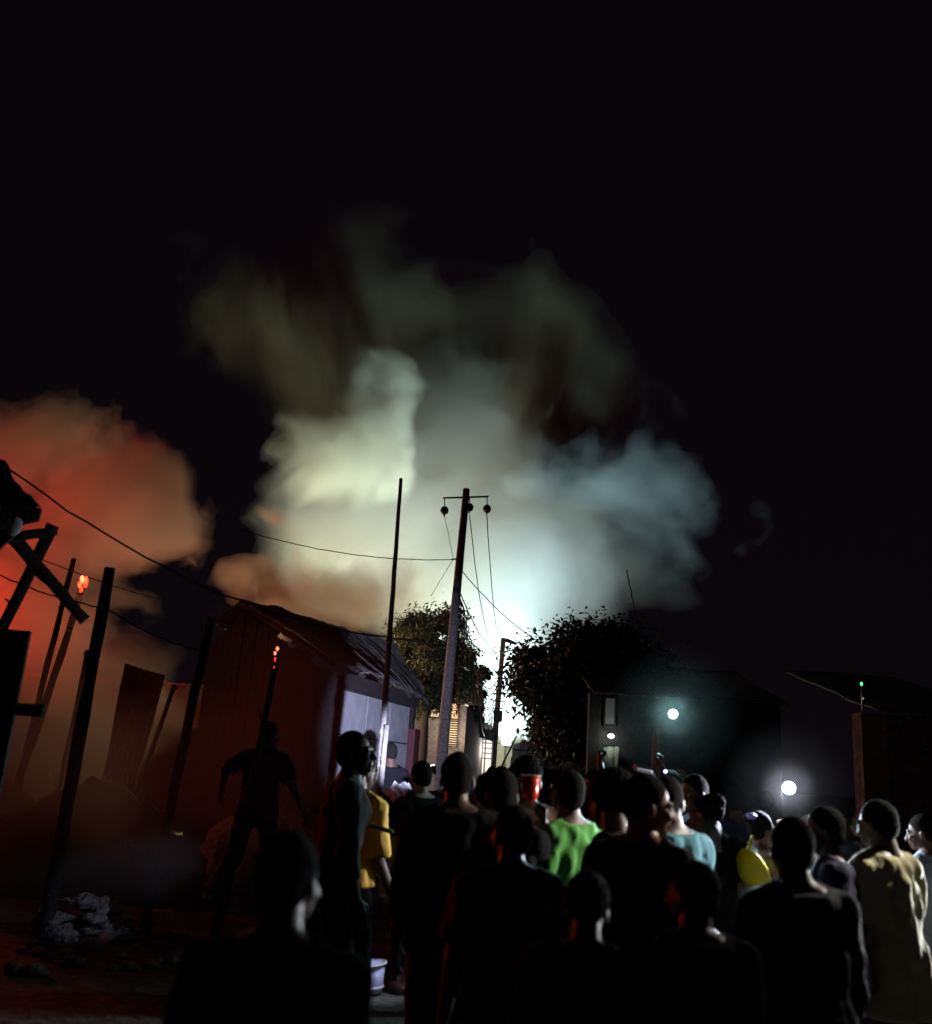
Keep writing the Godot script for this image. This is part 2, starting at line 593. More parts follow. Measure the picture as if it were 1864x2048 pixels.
func wire_mesh(a: Vector3, b: Vector3, sag: float, r := 0.008, n := 18, kink := 0.0, seed_ := 1) -> ArrayMesh:
	var rng := RandomNumberGenerator.new()
	rng.seed = seed_
	var pts := []
	var rad := []
	for i in n + 1:
		var t := float(i) / n
		pts.append(a.lerp(b, t) - Vector3(0, sag * 4.0 * t * (1 - t), 0) + Vector3(rng.randf_range(-1, 1), rng.randf_range(-1, 1), 0) * kink * (0.0 if i == 0 or i == n else 1.0))
		rad.append(r)
	return tube(pts, rad, 5)

# A sheet of corrugated iron over four corners (p00 p10 along the top, p01 p11 along the bottom), its ribs running from top to bottom, dented by noise.
func sheet(p00: Vector3, p10: Vector3, p01: Vector3, p11: Vector3, ribs: int, amp: float, dent := 0.0, seed_ := 1, thick := 0.012) -> ArrayMesh:
	var nz := FastNoiseLite.new()
	nz.seed = seed_
	nz.frequency = 1.3
	var up := (p10 - p00).cross(p01 - p00).normalized()
	var nu := maxi(ribs * 4, 10)
	var nv := 10
	var st := SurfaceTool.new()
	st.begin(Mesh.PRIMITIVE_TRIANGLES)
	var top := []
	for j in nv + 1:
		var row := []
		for i in nu + 1:
			var u := float(i) / nu
			var v := float(j) / nv
			var p := p00.lerp(p10, u).lerp(p01.lerp(p11, u), v)
			row.append(p + up * (amp * sin(TAU * u * ribs) + dent * nz.get_noise_3dv(p)))
		top.append(row)
	for j in nv:
		for i in nu:
			for q in [[i, j], [i + 1, j], [i + 1, j + 1], [i, j], [i + 1, j + 1], [i, j + 1]]:
				st.add_vertex(top[q[1]][q[0]])
			for q in [[i, j], [i + 1, j + 1], [i + 1, j], [i, j], [i, j + 1], [i + 1, j + 1]]:
				st.add_vertex(top[q[1]][q[0]] - up * thick)
	for j in nv:
		for e in [0, nu]:
			var a: Vector3 = top[j][e]
			var b: Vector3 = top[j + 1][e]
			for p in [a, b, b - up * thick, a, b - up * thick, a - up * thick]: st.add_vertex(p)
	for i in nu:
		for e in [0, nv]:
			var a: Vector3 = top[e][i]
			var b: Vector3 = top[e][i + 1]
			for p in [a, b, b - up * thick, a, b - up * thick, a - up * thick]: st.add_vertex(p)
	st.index()
	st.generate_normals()
	return st.commit()

# A slab whose face is the four corners (clockwise from below left, seen from outside), THICK deep behind it.
func slab(bl: Vector3, tl: Vector3, tr: Vector3, br: Vector3, thick: float) -> ArrayMesh:
	var nrm := (tr - tl).cross(tl - bl).normalized()
	var back := -nrm * thick
	var f := [bl, tl, tr, br]
	var k := [bl + back, tl + back, tr + back, br + back]
	var st := SurfaceTool.new()
	st.begin(Mesh.PRIMITIVE_TRIANGLES)
	st.set_smooth_group(-1)
	for p in [f[0], f[1], f[2], f[0], f[2], f[3], k[0], k[2], k[1], k[0], k[3], k[2]]: st.add_vertex(p)
	for i in 4:
		var j := (i + 1) % 4
		for p in [f[i], k[i], k[j], f[i], k[j], f[j]]: st.add_vertex(p)
	st.generate_normals()
	return st.commit()

func box(size: Vector3, bevel := 0.01) -> ArrayMesh:
	var st := SurfaceTool.new()
	st.begin(Mesh.PRIMITIVE_TRIANGLES)
	st.set_smooth_group(-1)
	var h := size / 2
	var c := minf(bevel, minf(h.x, minf(h.y, h.z)) * 0.5)
	for ax in 3:
		for s in [-1.0, 1.0]:
			var n := Vector3.ZERO
			n[ax] = s
			var u := Vector3.ZERO
			u[(ax + 1) % 3] = 1
			var v := n.cross(u)
			var hu := absf((h * u.abs()).dot(Vector3.ONE)) - c
			var hv := absf((h * v.abs()).dot(Vector3.ONE)) - c
			var o: Vector3 = n * h[ax]
			var q := [o - u * hu - v * hv, o + u * hu - v * hv, o + u * hu + v * hv, o - u * hu + v * hv]
			for i in [0, 2, 1, 0, 3, 2]: st.add_vertex(q[i])
	for ax in 3:   # the chamfers
		var b := (ax + 1) % 3
		var d := (ax + 2) % 3
		for s in [-1.0, 1.0]:
			for t in [-1.0, 1.0]:
				var p := Vector3.ZERO
				p[b] = s * h[b]
				p[d] = t * (h[d] - c)
				var q := Vector3.ZERO
				q[b] = s * (h[b] - c)
				q[d] = t * h[d]
				var e := Vector3.ZERO
				e[ax] = h[ax] - c
				var w := [p - e, p + e, q + e, q - e]
				var order := [0, 1, 2, 0, 2, 3] if s * t < 0 else [0, 2, 1, 0, 3, 2]
				for i in order: st.add_vertex(w[i])
	for s in [-1.0, 1.0]:
		for t in [-1.0, 1.0]:
			for r in [-1.0, 1.0]:
				var k := Vector3(s, t, r)
				var p := [k * Vector3(h.x, h.y - c, h.z - c), k * Vector3(h.x - c, h.y, h.z - c), k * Vector3(h.x - c, h.y - c, h.z)]
				for i in ([0, 2, 1] if s * t * r > 0 else [0, 1, 2]): st.add_vertex(p[i])
	st.generate_normals()
	return st.commit()

func ball(r: Vector3, seed_ := 1, rough := 0.0, freq := 3.0, segs := 16) -> ArrayMesh:   # an uneven lump
	var s := SphereMesh.new()
	s.radius = 1.0
	s.height = 2.0
	s.radial_segments = segs
	s.rings = segs / 2
	var nz := FastNoiseLite.new()
	nz.seed = seed_
	nz.frequency = freq
	var a := s.get_mesh_arrays()
	var v: PackedVector3Array = a[Mesh.ARRAY_VERTEX]
	for i in v.size(): v[i] = v[i] * r * (1.0 + rough * nz.get_noise_3dv(v[i]))
	var st := SurfaceTool.new()
	st.begin(Mesh.PRIMITIVE_TRIANGLES)
	st.set_smooth_group(0)
	for i in a[Mesh.ARRAY_INDEX]: st.add_vertex(v[i])
	st.index()
	st.generate_normals()
	return st.commit()

func lathe(profile: Array, sides := 20) -> ArrayMesh:   # profile: [radius, y] from the bottom up
	var st := SurfaceTool.new()
	st.begin(Mesh.PRIMITIVE_TRIANGLES)
	for i in profile.size() - 1:
		for s in sides:
			var p := []
			for k in [[i, s], [i, s + 1], [i + 1, s + 1], [i + 1, s]]:
				var a: float = TAU * k[1] / sides
				p.append(Vector3(cos(a) * profile[k[0]][0], profile[k[0]][1], sin(a) * profile[k[0]][0]))
			for j in [0, 1, 2, 0, 2, 3]: st.add_vertex(p[j])
	st.index()
	st.generate_normals()
	return st.commit()

# ---------------------------------------------------------------- trees
func leaf_mesh(l: float, w: float) -> ArrayMesh:
	var st := SurfaceTool.new()
	st.begin(Mesh.PRIMITIVE_TRIANGLES)
	var mid := [Vector3.ZERO, Vector3(0, .02 * l, -.45 * l), Vector3(0, -.16 * l, -l)]
	for s in [-1.0, 1.0]:
		var e := Vector3(s * w * .5, .05 * l, -.42 * l)
		for p in [mid[0], e, mid[1], mid[1], e, mid[2]]: st.add_vertex(p)
	st.generate_normals()
	return st.commit()

func tree(called: String, label: String, foot_at: Vector3, crown_at: Vector3, r: Vector3, clumps: int, leaves: int, leaf_l: float, leaf_w: float, tint: Color, seed_: int) -> Node3D:
	var rng := RandomNumberGenerator.new()
	rng.seed = seed_
	var o := base(called, foot_at)
	tag(o, label, "tree")
	var bark := noise_mat("bark", Color(.05, .04, .03), Color(.12, .1, .08), 2.0, 0.95, 2.0)
	var c := crown_at - foot_at
	var fork := Vector3(c.x * .6, c.y - r.y * .75, c.z * .6)
	obj("trunk", pole_mesh(Vector3.ZERO, fork, .2, .13, .03, .08, 8, 10, seed_), bark, o)
	var spots := []
	for i in clumps:
		var d := Vector3(rng.randfn(), rng.randfn(), rng.randfn()).normalized() * pow(rng.randf(), 0.36)
		var p := c + d * r * 0.86
		spots.append([p, rng.randf_range(.2, .36)])
		if i % 4 == 0: obj("branch", pole_mesh(fork, p, .06, .012, .08, .06, 6, 6, seed_ + i), bark, o)
	var mm := MultiMesh.new()
	mm.transform_format = MultiMesh.TRANSFORM_3D
	mm.use_colors = true
	mm.mesh = leaf_mesh(leaf_l, leaf_w)
	mm.instance_count = leaves
	for i in leaves:
		var s: Array = spots[rng.randi() % spots.size()]
		var d: Vector3 = Vector3(rng.randfn(), rng.randfn() * .8, rng.randfn()) * s[1] * minf(r.x, r.y) * .5
		var b := Basis(Vector3.UP, rng.randf() * TAU) * Basis(Vector3.RIGHT, rng.randf_range(-1.1, .5)) * Basis(Vector3.BACK, rng.randf_range(-.7, .7))
		mm.set_instance_transform(i, Transform3D(b.scaled(Vector3.ONE * rng.randf_range(.6, 1.25)), s[0] + d))
		var k := rng.randf_range(.6, 1.3)
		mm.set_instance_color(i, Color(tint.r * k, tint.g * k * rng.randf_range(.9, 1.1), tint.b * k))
	var mi := MultiMeshInstance3D.new()
	mi.name = "crown"
	mi.multimesh = mm
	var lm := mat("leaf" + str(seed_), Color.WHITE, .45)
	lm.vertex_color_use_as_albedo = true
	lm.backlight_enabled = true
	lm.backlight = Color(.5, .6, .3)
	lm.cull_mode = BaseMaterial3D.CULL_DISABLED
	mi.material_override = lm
	o.add_child(mi)
	tag(mi, "", "", "", "stuff")
	return o

# ---------------------------------------------------------------- the scene
func down(top: Vector3, p: Vector3, y := 0.0) -> Vector3:   # where the line from TOP through P meets the height Y
	return p + (p - top) * ((p.y - y) / maxf(top.y - p.y, 0.01))

func _ready():
	cam = Camera3D.new()
	cam.name = "camera"
	add_child(cam)
	cam.position = EYE
	cam.basis = Basis(Vector3.RIGHT, deg_to_rad(PITCH)) * Basis(Vector3.BACK, deg_to_rad(ROLL))
	var lens := CameraAttributesPhysical.new()      # a phone's lens held in the dark: a little soft near and far
	lens.frustum_focal_length = 12.0 / (1024.0 / FOCAL)
	lens.frustum_focus_distance = 16.0
	lens.frustum_near = 0.05
	lens.frustum_far = 4000.0
	lens.exposure_aperture = 1.0
	cam.attributes = lens
	cam.fov = rad_to_deg(2.0 * atan(1024.0 / FOCAL))
	cam.near = 0.05
	cam.far = 4000.0
	cam.current = true
	var e := Environment.new()
	e.background_mode = Environment.BG_SKY
	var sky := ProceduralSkyMaterial.new()      # a moonless night over a town: almost black, a little violet
	sky.sky_top_color = Color(.11, .062, .11)
	sky.sky_horizon_color = Color(.135, .095, .15)
	sky.ground_bottom_color = Color(.05, .04, .05)
	sky.ground_horizon_color = Color(.09, .07, .1)
	sky.sky_energy_multiplier = 0.32
	sky.ground_energy_multiplier = 0.3
	e.sky = Sky.new()
	e.sky.sky_material = sky
	e.tonemap_mode = Environment.TONE_MAPPER_LINEAR
	e.tonemap_exposure = 1.0
	e.sdfgi_enabled = true
	e.ssao_enabled = true
	e.ssil_enabled = true
	e.volumetric_fog_enabled = true
	e.volumetric_fog_density = 0.0
	var we := WorldEnvironment.new()
	we.name = "environment"
	we.environment = e
	add_child(we)

	ground()
	burnt_house()
	far_houses()
	light_blockers()
	right_side()
	trees()
	poles_and_wires()
	burnt_lot()
	lamps_and_fires()
	debris()
	crowd()
	small_things()
	smokes()

func ground():
	var p := PlaneMesh.new()
	p.size = Vector2(3000, 3000)
	var gm := noise_mat("soil", Color(.035, .03, .027), Color(.1, .085, .075), .6, .95, 3.0)
	tag(obj("ground", p, gm), "", "", "", "structure")
	var nz := FastNoiseLite.new()
	nz.seed = 8
	nz.frequency = .35
	var st := SurfaceTool.new()
	st.begin(Mesh.PRIMITIVE_TRIANGLES)
	var h := func(i: int, j: int): 
		var x := -1.7 + 6.2 * i / 24.0 + .25 * nz.get_noise_1d(j * 3.0) + maxf(0.0, j - 30) * .02
		var z := 2.0 - j * .8
		return Vector3(x, .012 + .01 * nz.get_noise_2d(x * 3, z * 3), z)
	for j in 70:
		for i in 24:
			for q in [[i, j], [i + 1, j + 1], [i + 1, j], [i, j], [i, j + 1], [i + 1, j + 1]]: st.add_vertex(h.call(q[0], q[1]))
	st.index()
	st.generate_normals()
	tag(obj("road", st.commit(), noise_mat("road dirt", Color(.05, .044, .04), Color(.12, .105, .095), .9, .9, 1.5)), "", "", "", "structure")

func burnt_house():
	var R0 := at(484, 1198, 13.0)
	var R1 := at(784, 1288, 18.0)
	var E0 := at(668, 1316, 12.0)
	var E1 := at(858, 1402, 17.4)
	var o := base("burnt_house", Vector3((R0.x + E1.x) / 2, 0, -15))
	tag(o, "low burnt house with charred gable, smoking roof and white panelled front", "house")
	var char_ := noise_mat("charred boards", Color(.015, .012, .012), Color(.07, .052, .05), 1.6, .9, 2.0)
	var iron := noise_mat("sooty iron", Color(.05, .045, .04), Color(.22, .2, .18), .8, .55, .6)
	var s := -o.position
	# the gable: charred planks whose tops follow the roof
	var gb := at(417, 1300, 13.2)
	var gf := Vector3(-1.85, 0, -12.75)
	gb.y = 0
	var ta := (R0 - gb).dot(gf - gb) / (gf - gb).length_squared()
	var rng := RandomNumberGenerator.new()
	rng.seed = 4
	var n := 17
	for i in n:
		var t0 := (i + .03) / n
		var t1 := (i + .97) / n
		var tops := []
		for t in [t0, t1]:
			var y := lerpf(at(420, 1285, 13.2).y, R0.y - .12, clampf(t / ta, 0, 1)) if t < ta else lerpf(R0.y - .12, 2.92, (t - ta) / (1 - ta))
			tops.append(y - rng.randf() * (.22 if t < ta * .8 else .05))
		var a := gb.lerp(gf, t0)
		var b := gb.lerp(gf, t1)
		var push := Vector3(.02, 0, .08) * rng.randf_range(-.4, .4)
		obj("plank", slab(a + s + push, Vector3(a.x, tops[0], a.z) + s + push, Vector3(b.x, tops[1], b.z) + s + push, b + s + push, .035), char_, o)
	# the front: a dark stretch of boards, then white panels between dark joints, then a maroon pillar
	var fb := Vector3(-.66, 0, -17.3)
	var f := func(t: float, y: float): return Vector3(lerpf(gf.x, fb.x, t), y, lerpf(gf.z, fb.z, t)) + s
	obj("wall", slab(f.call(0, 0), f.call(0, 2.93), f.call(.205, 2.93), f.call(.205, 0), .14), char_, o)
	var inn := (fb - gf).normalized().cross(Vector3.UP) * -.03
	obj("wall_backing", slab(f.call(.205, 0) + inn, f.call(.205, 2.9) + inn, f.call(.93, 2.9) + inn, f.call(.93, 0) + inn, .12), mat("joint", Color(.04, .04, .05)), o)
	var white := noise_mat("white panel", Color(.46, .46, .48), Color(.62, .62, .63), .35, .6, .25)
	var ys := [.12, .82, 1.46, 2.08, 2.72]
	var ts := [.21, .45, .69, .925]
	for i in 3:
		for j in 4:
			obj("wall_panel", slab(f.call(ts[i] + .002, ys[j] + .012), f.call(ts[i] + .002, ys[j + 1] - .012), f.call(ts[i + 1] - .002, ys[j + 1] - .012), f.call(ts[i + 1] - .002, ys[j] + .012), .028), white, o)
	obj("plinth", slab(f.call(.205, 0) - inn * .6, f.call(.205, .1) - inn * .6, f.call(.93, .1) - inn * .6, f.call(.93, 0) - inn * .6, .1), mat("plinth", Color(.2, .2, .2)), o)
	obj("pillar", slab(f.call(.932, 0) - inn * 4, f.call(.932, 2.35) - inn * 4, f.call(1.0, 2.35) - inn * 4, f.call(1.0, 0) - inn * 4, .28), mat("maroon paint", Color(.12, .025, .035), .6), o)
	obj("lintel", slab(f.call(.2, 2.75) - inn * 2, f.call(.2, 2.95) - inn * 2, f.call(1.0, 2.95) - inn * 2, f.call(1.0, 2.75) - inn * 2, .1), char_, o)
	# the back wall, so that the house is closed
	var gb2 := gb + (fb - gf)
	obj("back_wall", slab(gb2 + s, gb2 + s + Vector3(0, 2.9, 0), gb + s + Vector3(0, 2.9, 0), gb + s, .12), char_, o)
	obj("end_wall", slab(fb + s, fb + s + Vector3(0, 2.9, 0), gb2 + s + Vector3(0, 2.9, 0), gb2 + s, .12), char_, o)
	# the roof: sheets of iron from ridge to eave, some warped; behind the ridge only a ragged strip is left near the gable
	for i in 7:
		var a := i / 7.0 - .01
		var b := (i + 1) / 7.0 + .01
		var lift := Vector3(0, .02 * (i % 2), 0)
		obj("roof_sheet", sheet(R0.lerp(R1, a) + s + lift, R0.lerp(R1, b) + s + lift, E0.lerp(E1, a) + s + lift, E0.lerp(E1, b) + s + lift, 9, .011, .07, i), iron, o)
	var bk := (gb - gf).normalized()
	for i in 4:
		var a := i / 6.0
		var b := (i + 1) / 6.0
		var w: float = [.42, .5, .34, .7][i]
		obj("roof_sheet", sheet(R0.lerp(R1, b) + s, R0.lerp(R1, a) + s, R0.lerp(R1, b) + s + bk * w * 1.3 - Vector3(0, w, 0), R0.lerp(R1, a) + s + bk * w - Vector3(0, w * .8, 0), 6, .011, .1, i + 20), iron, o)
	for i in 5:
		var t := i / 4.0
		obj("rafter", pole_mesh(R0.lerp(R1, t) + s - Vector3(0, .06, 0), E0.lerp(E1, t) + s - Vector3(0, .07, 0), .035, .035, .01), char_, o)
	obj("ridge_beam", pole_mesh(R0 + s - Vector3(0, .05, 0), R1 + s - Vector3(0, .05, 0), .05, .05, .005), char_, o)
	# a split lath sticking out over the eave, catching the light
	tag(obj("broken_lath", pole_mesh(at(672, 1350, 12.4), at(745, 1344, 12.9), .012, .009, .01, .1, 5, 6), mat("pale wood", Color(.4, .36, .3))), "pale broken lath sticking out under the burnt house's eave", "lath")

func far_houses():
	var wall := noise_mat("violet plaster", Color(.12, .11, .13), Color(.2, .19, .21), .7, .9, .5)
	var s := Vector3(-1.2, 0, -30)
	var o := base("plaster_house", s)
	tag(o, "dim plaster house past the white panelled front, with lit arched windows", "house")
	var tl := at(800, 1385, 30.2)
	var tr := at(934, 1412, 30.0)
	var L := func(px: float, py: float, off := 0.0): return at(px, py, 30.0 - off) - s
	var bl := Vector3(tl.x, 0, tl.z)
	var br := Vector3(tr.x, 0, tr.z)
	obj("wall", slab(bl - s, tl - s, tr - s, br - s, .25), wall, o)
	obj("side_wall", slab(br - s, tr - s, tr - s + Vector3(.8, 0, -6), br - s + Vector3(.8, 0, -6), .2), wall, o)
	var iron := noise_mat("sooty iron", Color.BLACK, Color.BLACK, 1)
	for i in 3:
		var x0 := tl.x - s.x + (tr.x - tl.x + .5) * i / 3.0
		var x1 := tl.x - s.x + (tr.x - tl.x + .5) * (i + 1) / 3.0 + .03
		obj("roof_sheet", sheet(Vector3(x0, tr.y + 1.0, -3), Vector3(x1, tr.y + 1.0, -3), Vector3(x0, tr.y + .02, .5), Vector3(x1, tr.y + .02, .5), 8, .012, .05, i), iron, o)
	var warm := glow("lit window", Color(1.0, .62, .32), .8)
	var cream := glow("lit fanlight", Color(1.0, .85, .55), .62)
	# two arched fanlights and a louvred window under the right one
	for k in 2:
		var c: Vector3 = L.call(866 if k == 0 else 907, 1433 if k == 0 else 1437, .05)
		var w := .2 if k == 0 else .135
		var hgt := .34 if k == 0 else .5
		var st := SurfaceTool.new()
		st.begin(Mesh.PRIMITIVE_TRIANGLES)
		for i in 14:
			var a := PI * i / 14.0
			var b := PI * (i + 1) / 14.0
			for q in [c, c + Vector3(cos(a) * w, sin(a) * hgt, 0), c + Vector3(cos(b) * w, sin(b) * hgt, 0)]: st.add_vertex(q)
		st.index()
		st.generate_normals()
		var win := obj("fanlight", st.commit(), cream if k == 0 else warm, o)
		var pts := []
		var rr := []
		for i in 15:
			var a := PI * i / 14.0
			pts.append(c + Vector3(cos(a) * w * 1.08, sin(a) * hgt * 1.05, .02))
			rr.append(.022)
		obj("frame", tube(pts, rr, 6), mat("window frame", Color(.06, .045, .04)), win)
		obj("sill", box(Vector3(w * 2.4, .05, .08)), mat("window frame", Color(.06, .045, .04)), win, c - Vector3(0, .03, -.03))
		if k == 0: obj("glazing_bar", box(Vector3(w * 2, .02, .03)), mat("window frame", Color(.06, .045, .04)), win, c + Vector3(0, .13, .02))
	var a0: Vector3 = L.call(897, 1491, .03)
	var a1: Vector3 = L.call(915, 1441, .03)
	var lw := a1.x - a0.x
	var win := obj("louvred_window", slab(a0, Vector3(a0.x, a1.y, a0.z), Vector3(a1.x, a1.y, a0.z), Vector3(a1.x, a0.y, a0.z), .02), glow("lit louvres", Color(1.0, .8, .5), .85), o)
	for i in 11:
		var y := lerpf(a0.y, a1.y, (i + .5) / 11.0)
		var lv := obj("louvre", box(Vector3(lw + .03, .03, .05), .004), mat("louvre wood", Color(.05, .035, .03)), win, Vector3((a0.x + a1.x) / 2, y, a0.z + .04))
		lv.rotation.x = -.6
	for x in [a0.x - .02, a1.x + .02]: obj("frame", box(Vector3(.04, a1.y - a0.y + .08, .07)), mat("window frame", Color(.06, .045, .04)), win, Vector3(x, (a0.y + a1.y) / 2, a0.z + .02))
	var l := lamp("window_light", L.call(907, 1465, .5) + s, Color(1, .75, .45), 1.2, .3)
	l.name = "lit_window_light"

	s = at(955, 1545, 36)
	s.y = 0
	o = base("shop_house", s)
	tag(o, "small dark shop with a sagging awning and a lit doorway beside the second pole", "house")
	var q := func(px: float, py: float, off := 0.0): return at(px, py, 36.0 - off) - s
	var t0: Vector3 = q.call(926, 1425)
	var t1: Vector3 = q.call(984, 1452)
	obj("wall", slab(Vector3(t0.x, 0, t0.z), t0, t1, Vector3(t1.x, 0, t1.z), .2), wall, o)
	obj("side_wall", slab(Vector3(t1.x, 0, t1.z), t1, t1 + Vector3(.5, 0, -7), Vector3(t1.x + .5, 0, t1.z - 7), .2), wall, o)
	var bright := noise_mat("new iron", Color(.4, .42, .44), Color(.6, .62, .63), .8, .4, .3, .3)
	for i in 3:
		var u0 := i / 3.0
		var u1 := (i + 1) / 3.0 + .02
		var b0: Vector3 = q.call(922, 1410, -2)
		var b1: Vector3 = q.call(966, 1440, -2)
		var c0: Vector3 = q.call(926, 1436, .6)
		var c1: Vector3 = q.call(972, 1452, .6)
		obj("roof_sheet", sheet(b0.lerp(b1, u0), b0.lerp(b1, u1), c0.lerp(c1, u0), c0.lerp(c1, u1), 6, .012, .12, i + 40), bright, o)
	for i in 2:
		var b0: Vector3 = q.call(944 + i * 20, 1452 + i * 3, .2)
		var b1: Vector3 = q.call(964 + i * 20, 1455 + i * 6, .2)
		var c0: Vector3 = q.call(944 + i * 22, 1474 + i * 2, 1.6)
		var c1: Vector3 = q.call(967 + i * 26, 1477 + i * 6, 1.6)
		obj("awning_sheet", sheet(b0, b1, c0, c1, 6, .012, .1, i + 50), iron, o)
	obj("awning_post", pole_mesh(q.call(941, 1456, 1.6), down(q.call(941, 1456, 1.6), q.call(939, 1500, 1.6)), .045, .045, .01), mat("pale wood", Color(.4, .36, .3)), o)
	var d0: Vector3 = q.call(962, 1520, .04)
	var d1: Vector3 = q.call(984, 1481, .04)
	var door := obj("lit_doorway", slab(Vector3(d0.x, .1, d0.z), Vector3(d0.x, d1.y, d0.z), Vector3(d1.x, d1.y, d0.z), Vector3(d1.x, .1, d0.z), .03), glow("lit doorway", Color(1.0, .93, .8), .8), o)
	for i in 4: obj("bar", box(Vector3(d1.x - d0.x, .035, .04), .004), mat("window frame", Color(.06, .045, .04)), door, Vector3((d0.x + d1.x) / 2, lerpf(d0.y, d1.y, (i + .4) / 4.0), d0.z + .03))
	for x in [d0.x - .03, (d0.x + d1.x) / 2 - .05, d1.x + .03]: obj("frame", box(Vector3(.05, d1.y, .06)), mat("window frame", Color(.06, .045, .04)), door, Vector3(x, d1.y / 2, d0.z + .03))
	lamp("lit_doorway_light", at(972, 1500, 35.2), Color(1, .93, .8), 1.5, .3)

	# a box lorry parked at the far end, seen from behind against the glare
	s = at(1090, 1550, 38)
	s.y = 0
	o = base("box_lorry", s)
	tag(o, "dark box lorry parked at the far end of the street, seen against the white glare", "lorry")
	var dark := mat("lorry paint", Color(.04, .05, .06), .5)
	var by := at(1090, 1485, 38).y
	obj("box_body", box(Vector3(2.1, by - .9, 4.4), .05), dark, o, Vector3(0, .9 + (by - .9) / 2, -2.2))
	for x in [-.53, .53]:
		var dr := obj("rear_door", box(Vector3(1.0, by - 1.1, .05), .02), dark, o, Vector3(x, .9 + (by - .9) / 2, .02))
		obj("handle", box(Vector3(.04, .5, .05), .01), mat("steel", Color(.3, .3, .3), .4, .8), dr, Vector3(-signf(x) * .38, -.2, .04))
	obj("cab", box(Vector3(2.0, 1.9, 1.7), .12), dark, o, Vector3(0, 1.55, -5.3))
	obj("chassis", box(Vector3(1.0, .25, 6.4), .03), dark, o, Vector3(0, .72, -2.9))
	for x in [-.85, .85]:
		for z in [-1.0, -5.3]:
			var wh := obj("wheel", tube([Vector3(x - .13, .45, z), Vector3(x + .13, .45, z)], [.45, .45], 20), mat("tyre", Color(.02, .02, .02)), o)
			obj("hub", tube([Vector3(x - .14, .45, z), Vector3(x + .14, .45, z)], [.2, .2], 14), mat("steel", Color(.3, .3, .3), .4, .8), wh)
	for x in [-.9, .9]: obj("tail_lamp", box(Vector3(.16, .1, .04), .01), mat("red lens", Color(.3, .01, .01), .2), o, Vector3(x, .8, .06))
	obj("roof_load", ball(Vector3(.35, .3, .5), 3, .4), mat("pale tarp", Color(.4, .42, .42)), o, Vector3(.75, by + .15, -.6))

func light_blockers():
	# low dark houses added to block the fires' light from the street
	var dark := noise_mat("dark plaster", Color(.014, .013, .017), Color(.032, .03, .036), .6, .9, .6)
	var R := [[-60, 395, 21.8, 3.3, "added dark house blocking light behind the red smoke of the burnt lot"], [470, 640, 46, 4.0, "leftmost added dark house blocking the far fire"], [650, 800, 49, 4.6, "second added dark house blocking the far fire"], [806, 950, 47, 4.1, "added dark house blocking light left of the far floodlights"],
		[1060, 1210, 45, 3.9, "added dark house blocking light behind the box lorry and the big tree"], [1220, 1420, 43, 4.3, "added dark house blocking light far behind the high torch"]]
	for k in R.size():
		var r: Array = R[k]
		var s := at((r[0] + r[1]) / 2.0, 1550, r[2]) * Vector3(1, 0, 1)
		var o := base("added_house", s)
		tag(o, r[4], "house", "added dark houses blocking firelight")
		var w: float = (r[1] - r[0]) * r[2] / FOCAL
		var h: float = r[3] - 1.0
		for q in [[-w / 2, 0, w / 2, 0], [w / 2, 0, w / 2, -4], [w / 2, -4, -w / 2, -4], [-w / 2, -4, -w / 2, 0]]:
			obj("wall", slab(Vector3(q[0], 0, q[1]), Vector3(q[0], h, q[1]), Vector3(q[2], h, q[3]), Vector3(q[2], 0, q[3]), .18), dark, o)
		for i in 2:
			var z: float = [.4, -4.4][i]
			var sx: float = [1, -1][i]
			obj("roof_sheet", sheet(Vector3(-sx * w * .53, r[3], -2), Vector3(sx * w * .53, r[3], -2), Vector3(-sx * w * .53, h - .1, z), Vector3(sx * w * .53, h - .1, z), 14, .015, .05, k * 2 + i), noise_mat("sooty iron", Color.BLACK, Color.BLACK, 1), o)
		var dr := obj("door", box(Vector3(.9, 2.0, .06), .01), mat("door wood", Color(.05, .04, .035)), o, Vector3(-w * .2, 1.0, .05))
		obj("handle", box(Vector3(.04, .12, .04), .008), mat("steel", Color(.3, .3, .3), .4, .8), dr, Vector3(.36, 0, .05))
		obj("window", box(Vector3(.8, .8, .05), .01), mat("door wood", Color(.05, .04, .035)), o, Vector3(w * .22, 1.6, .05))

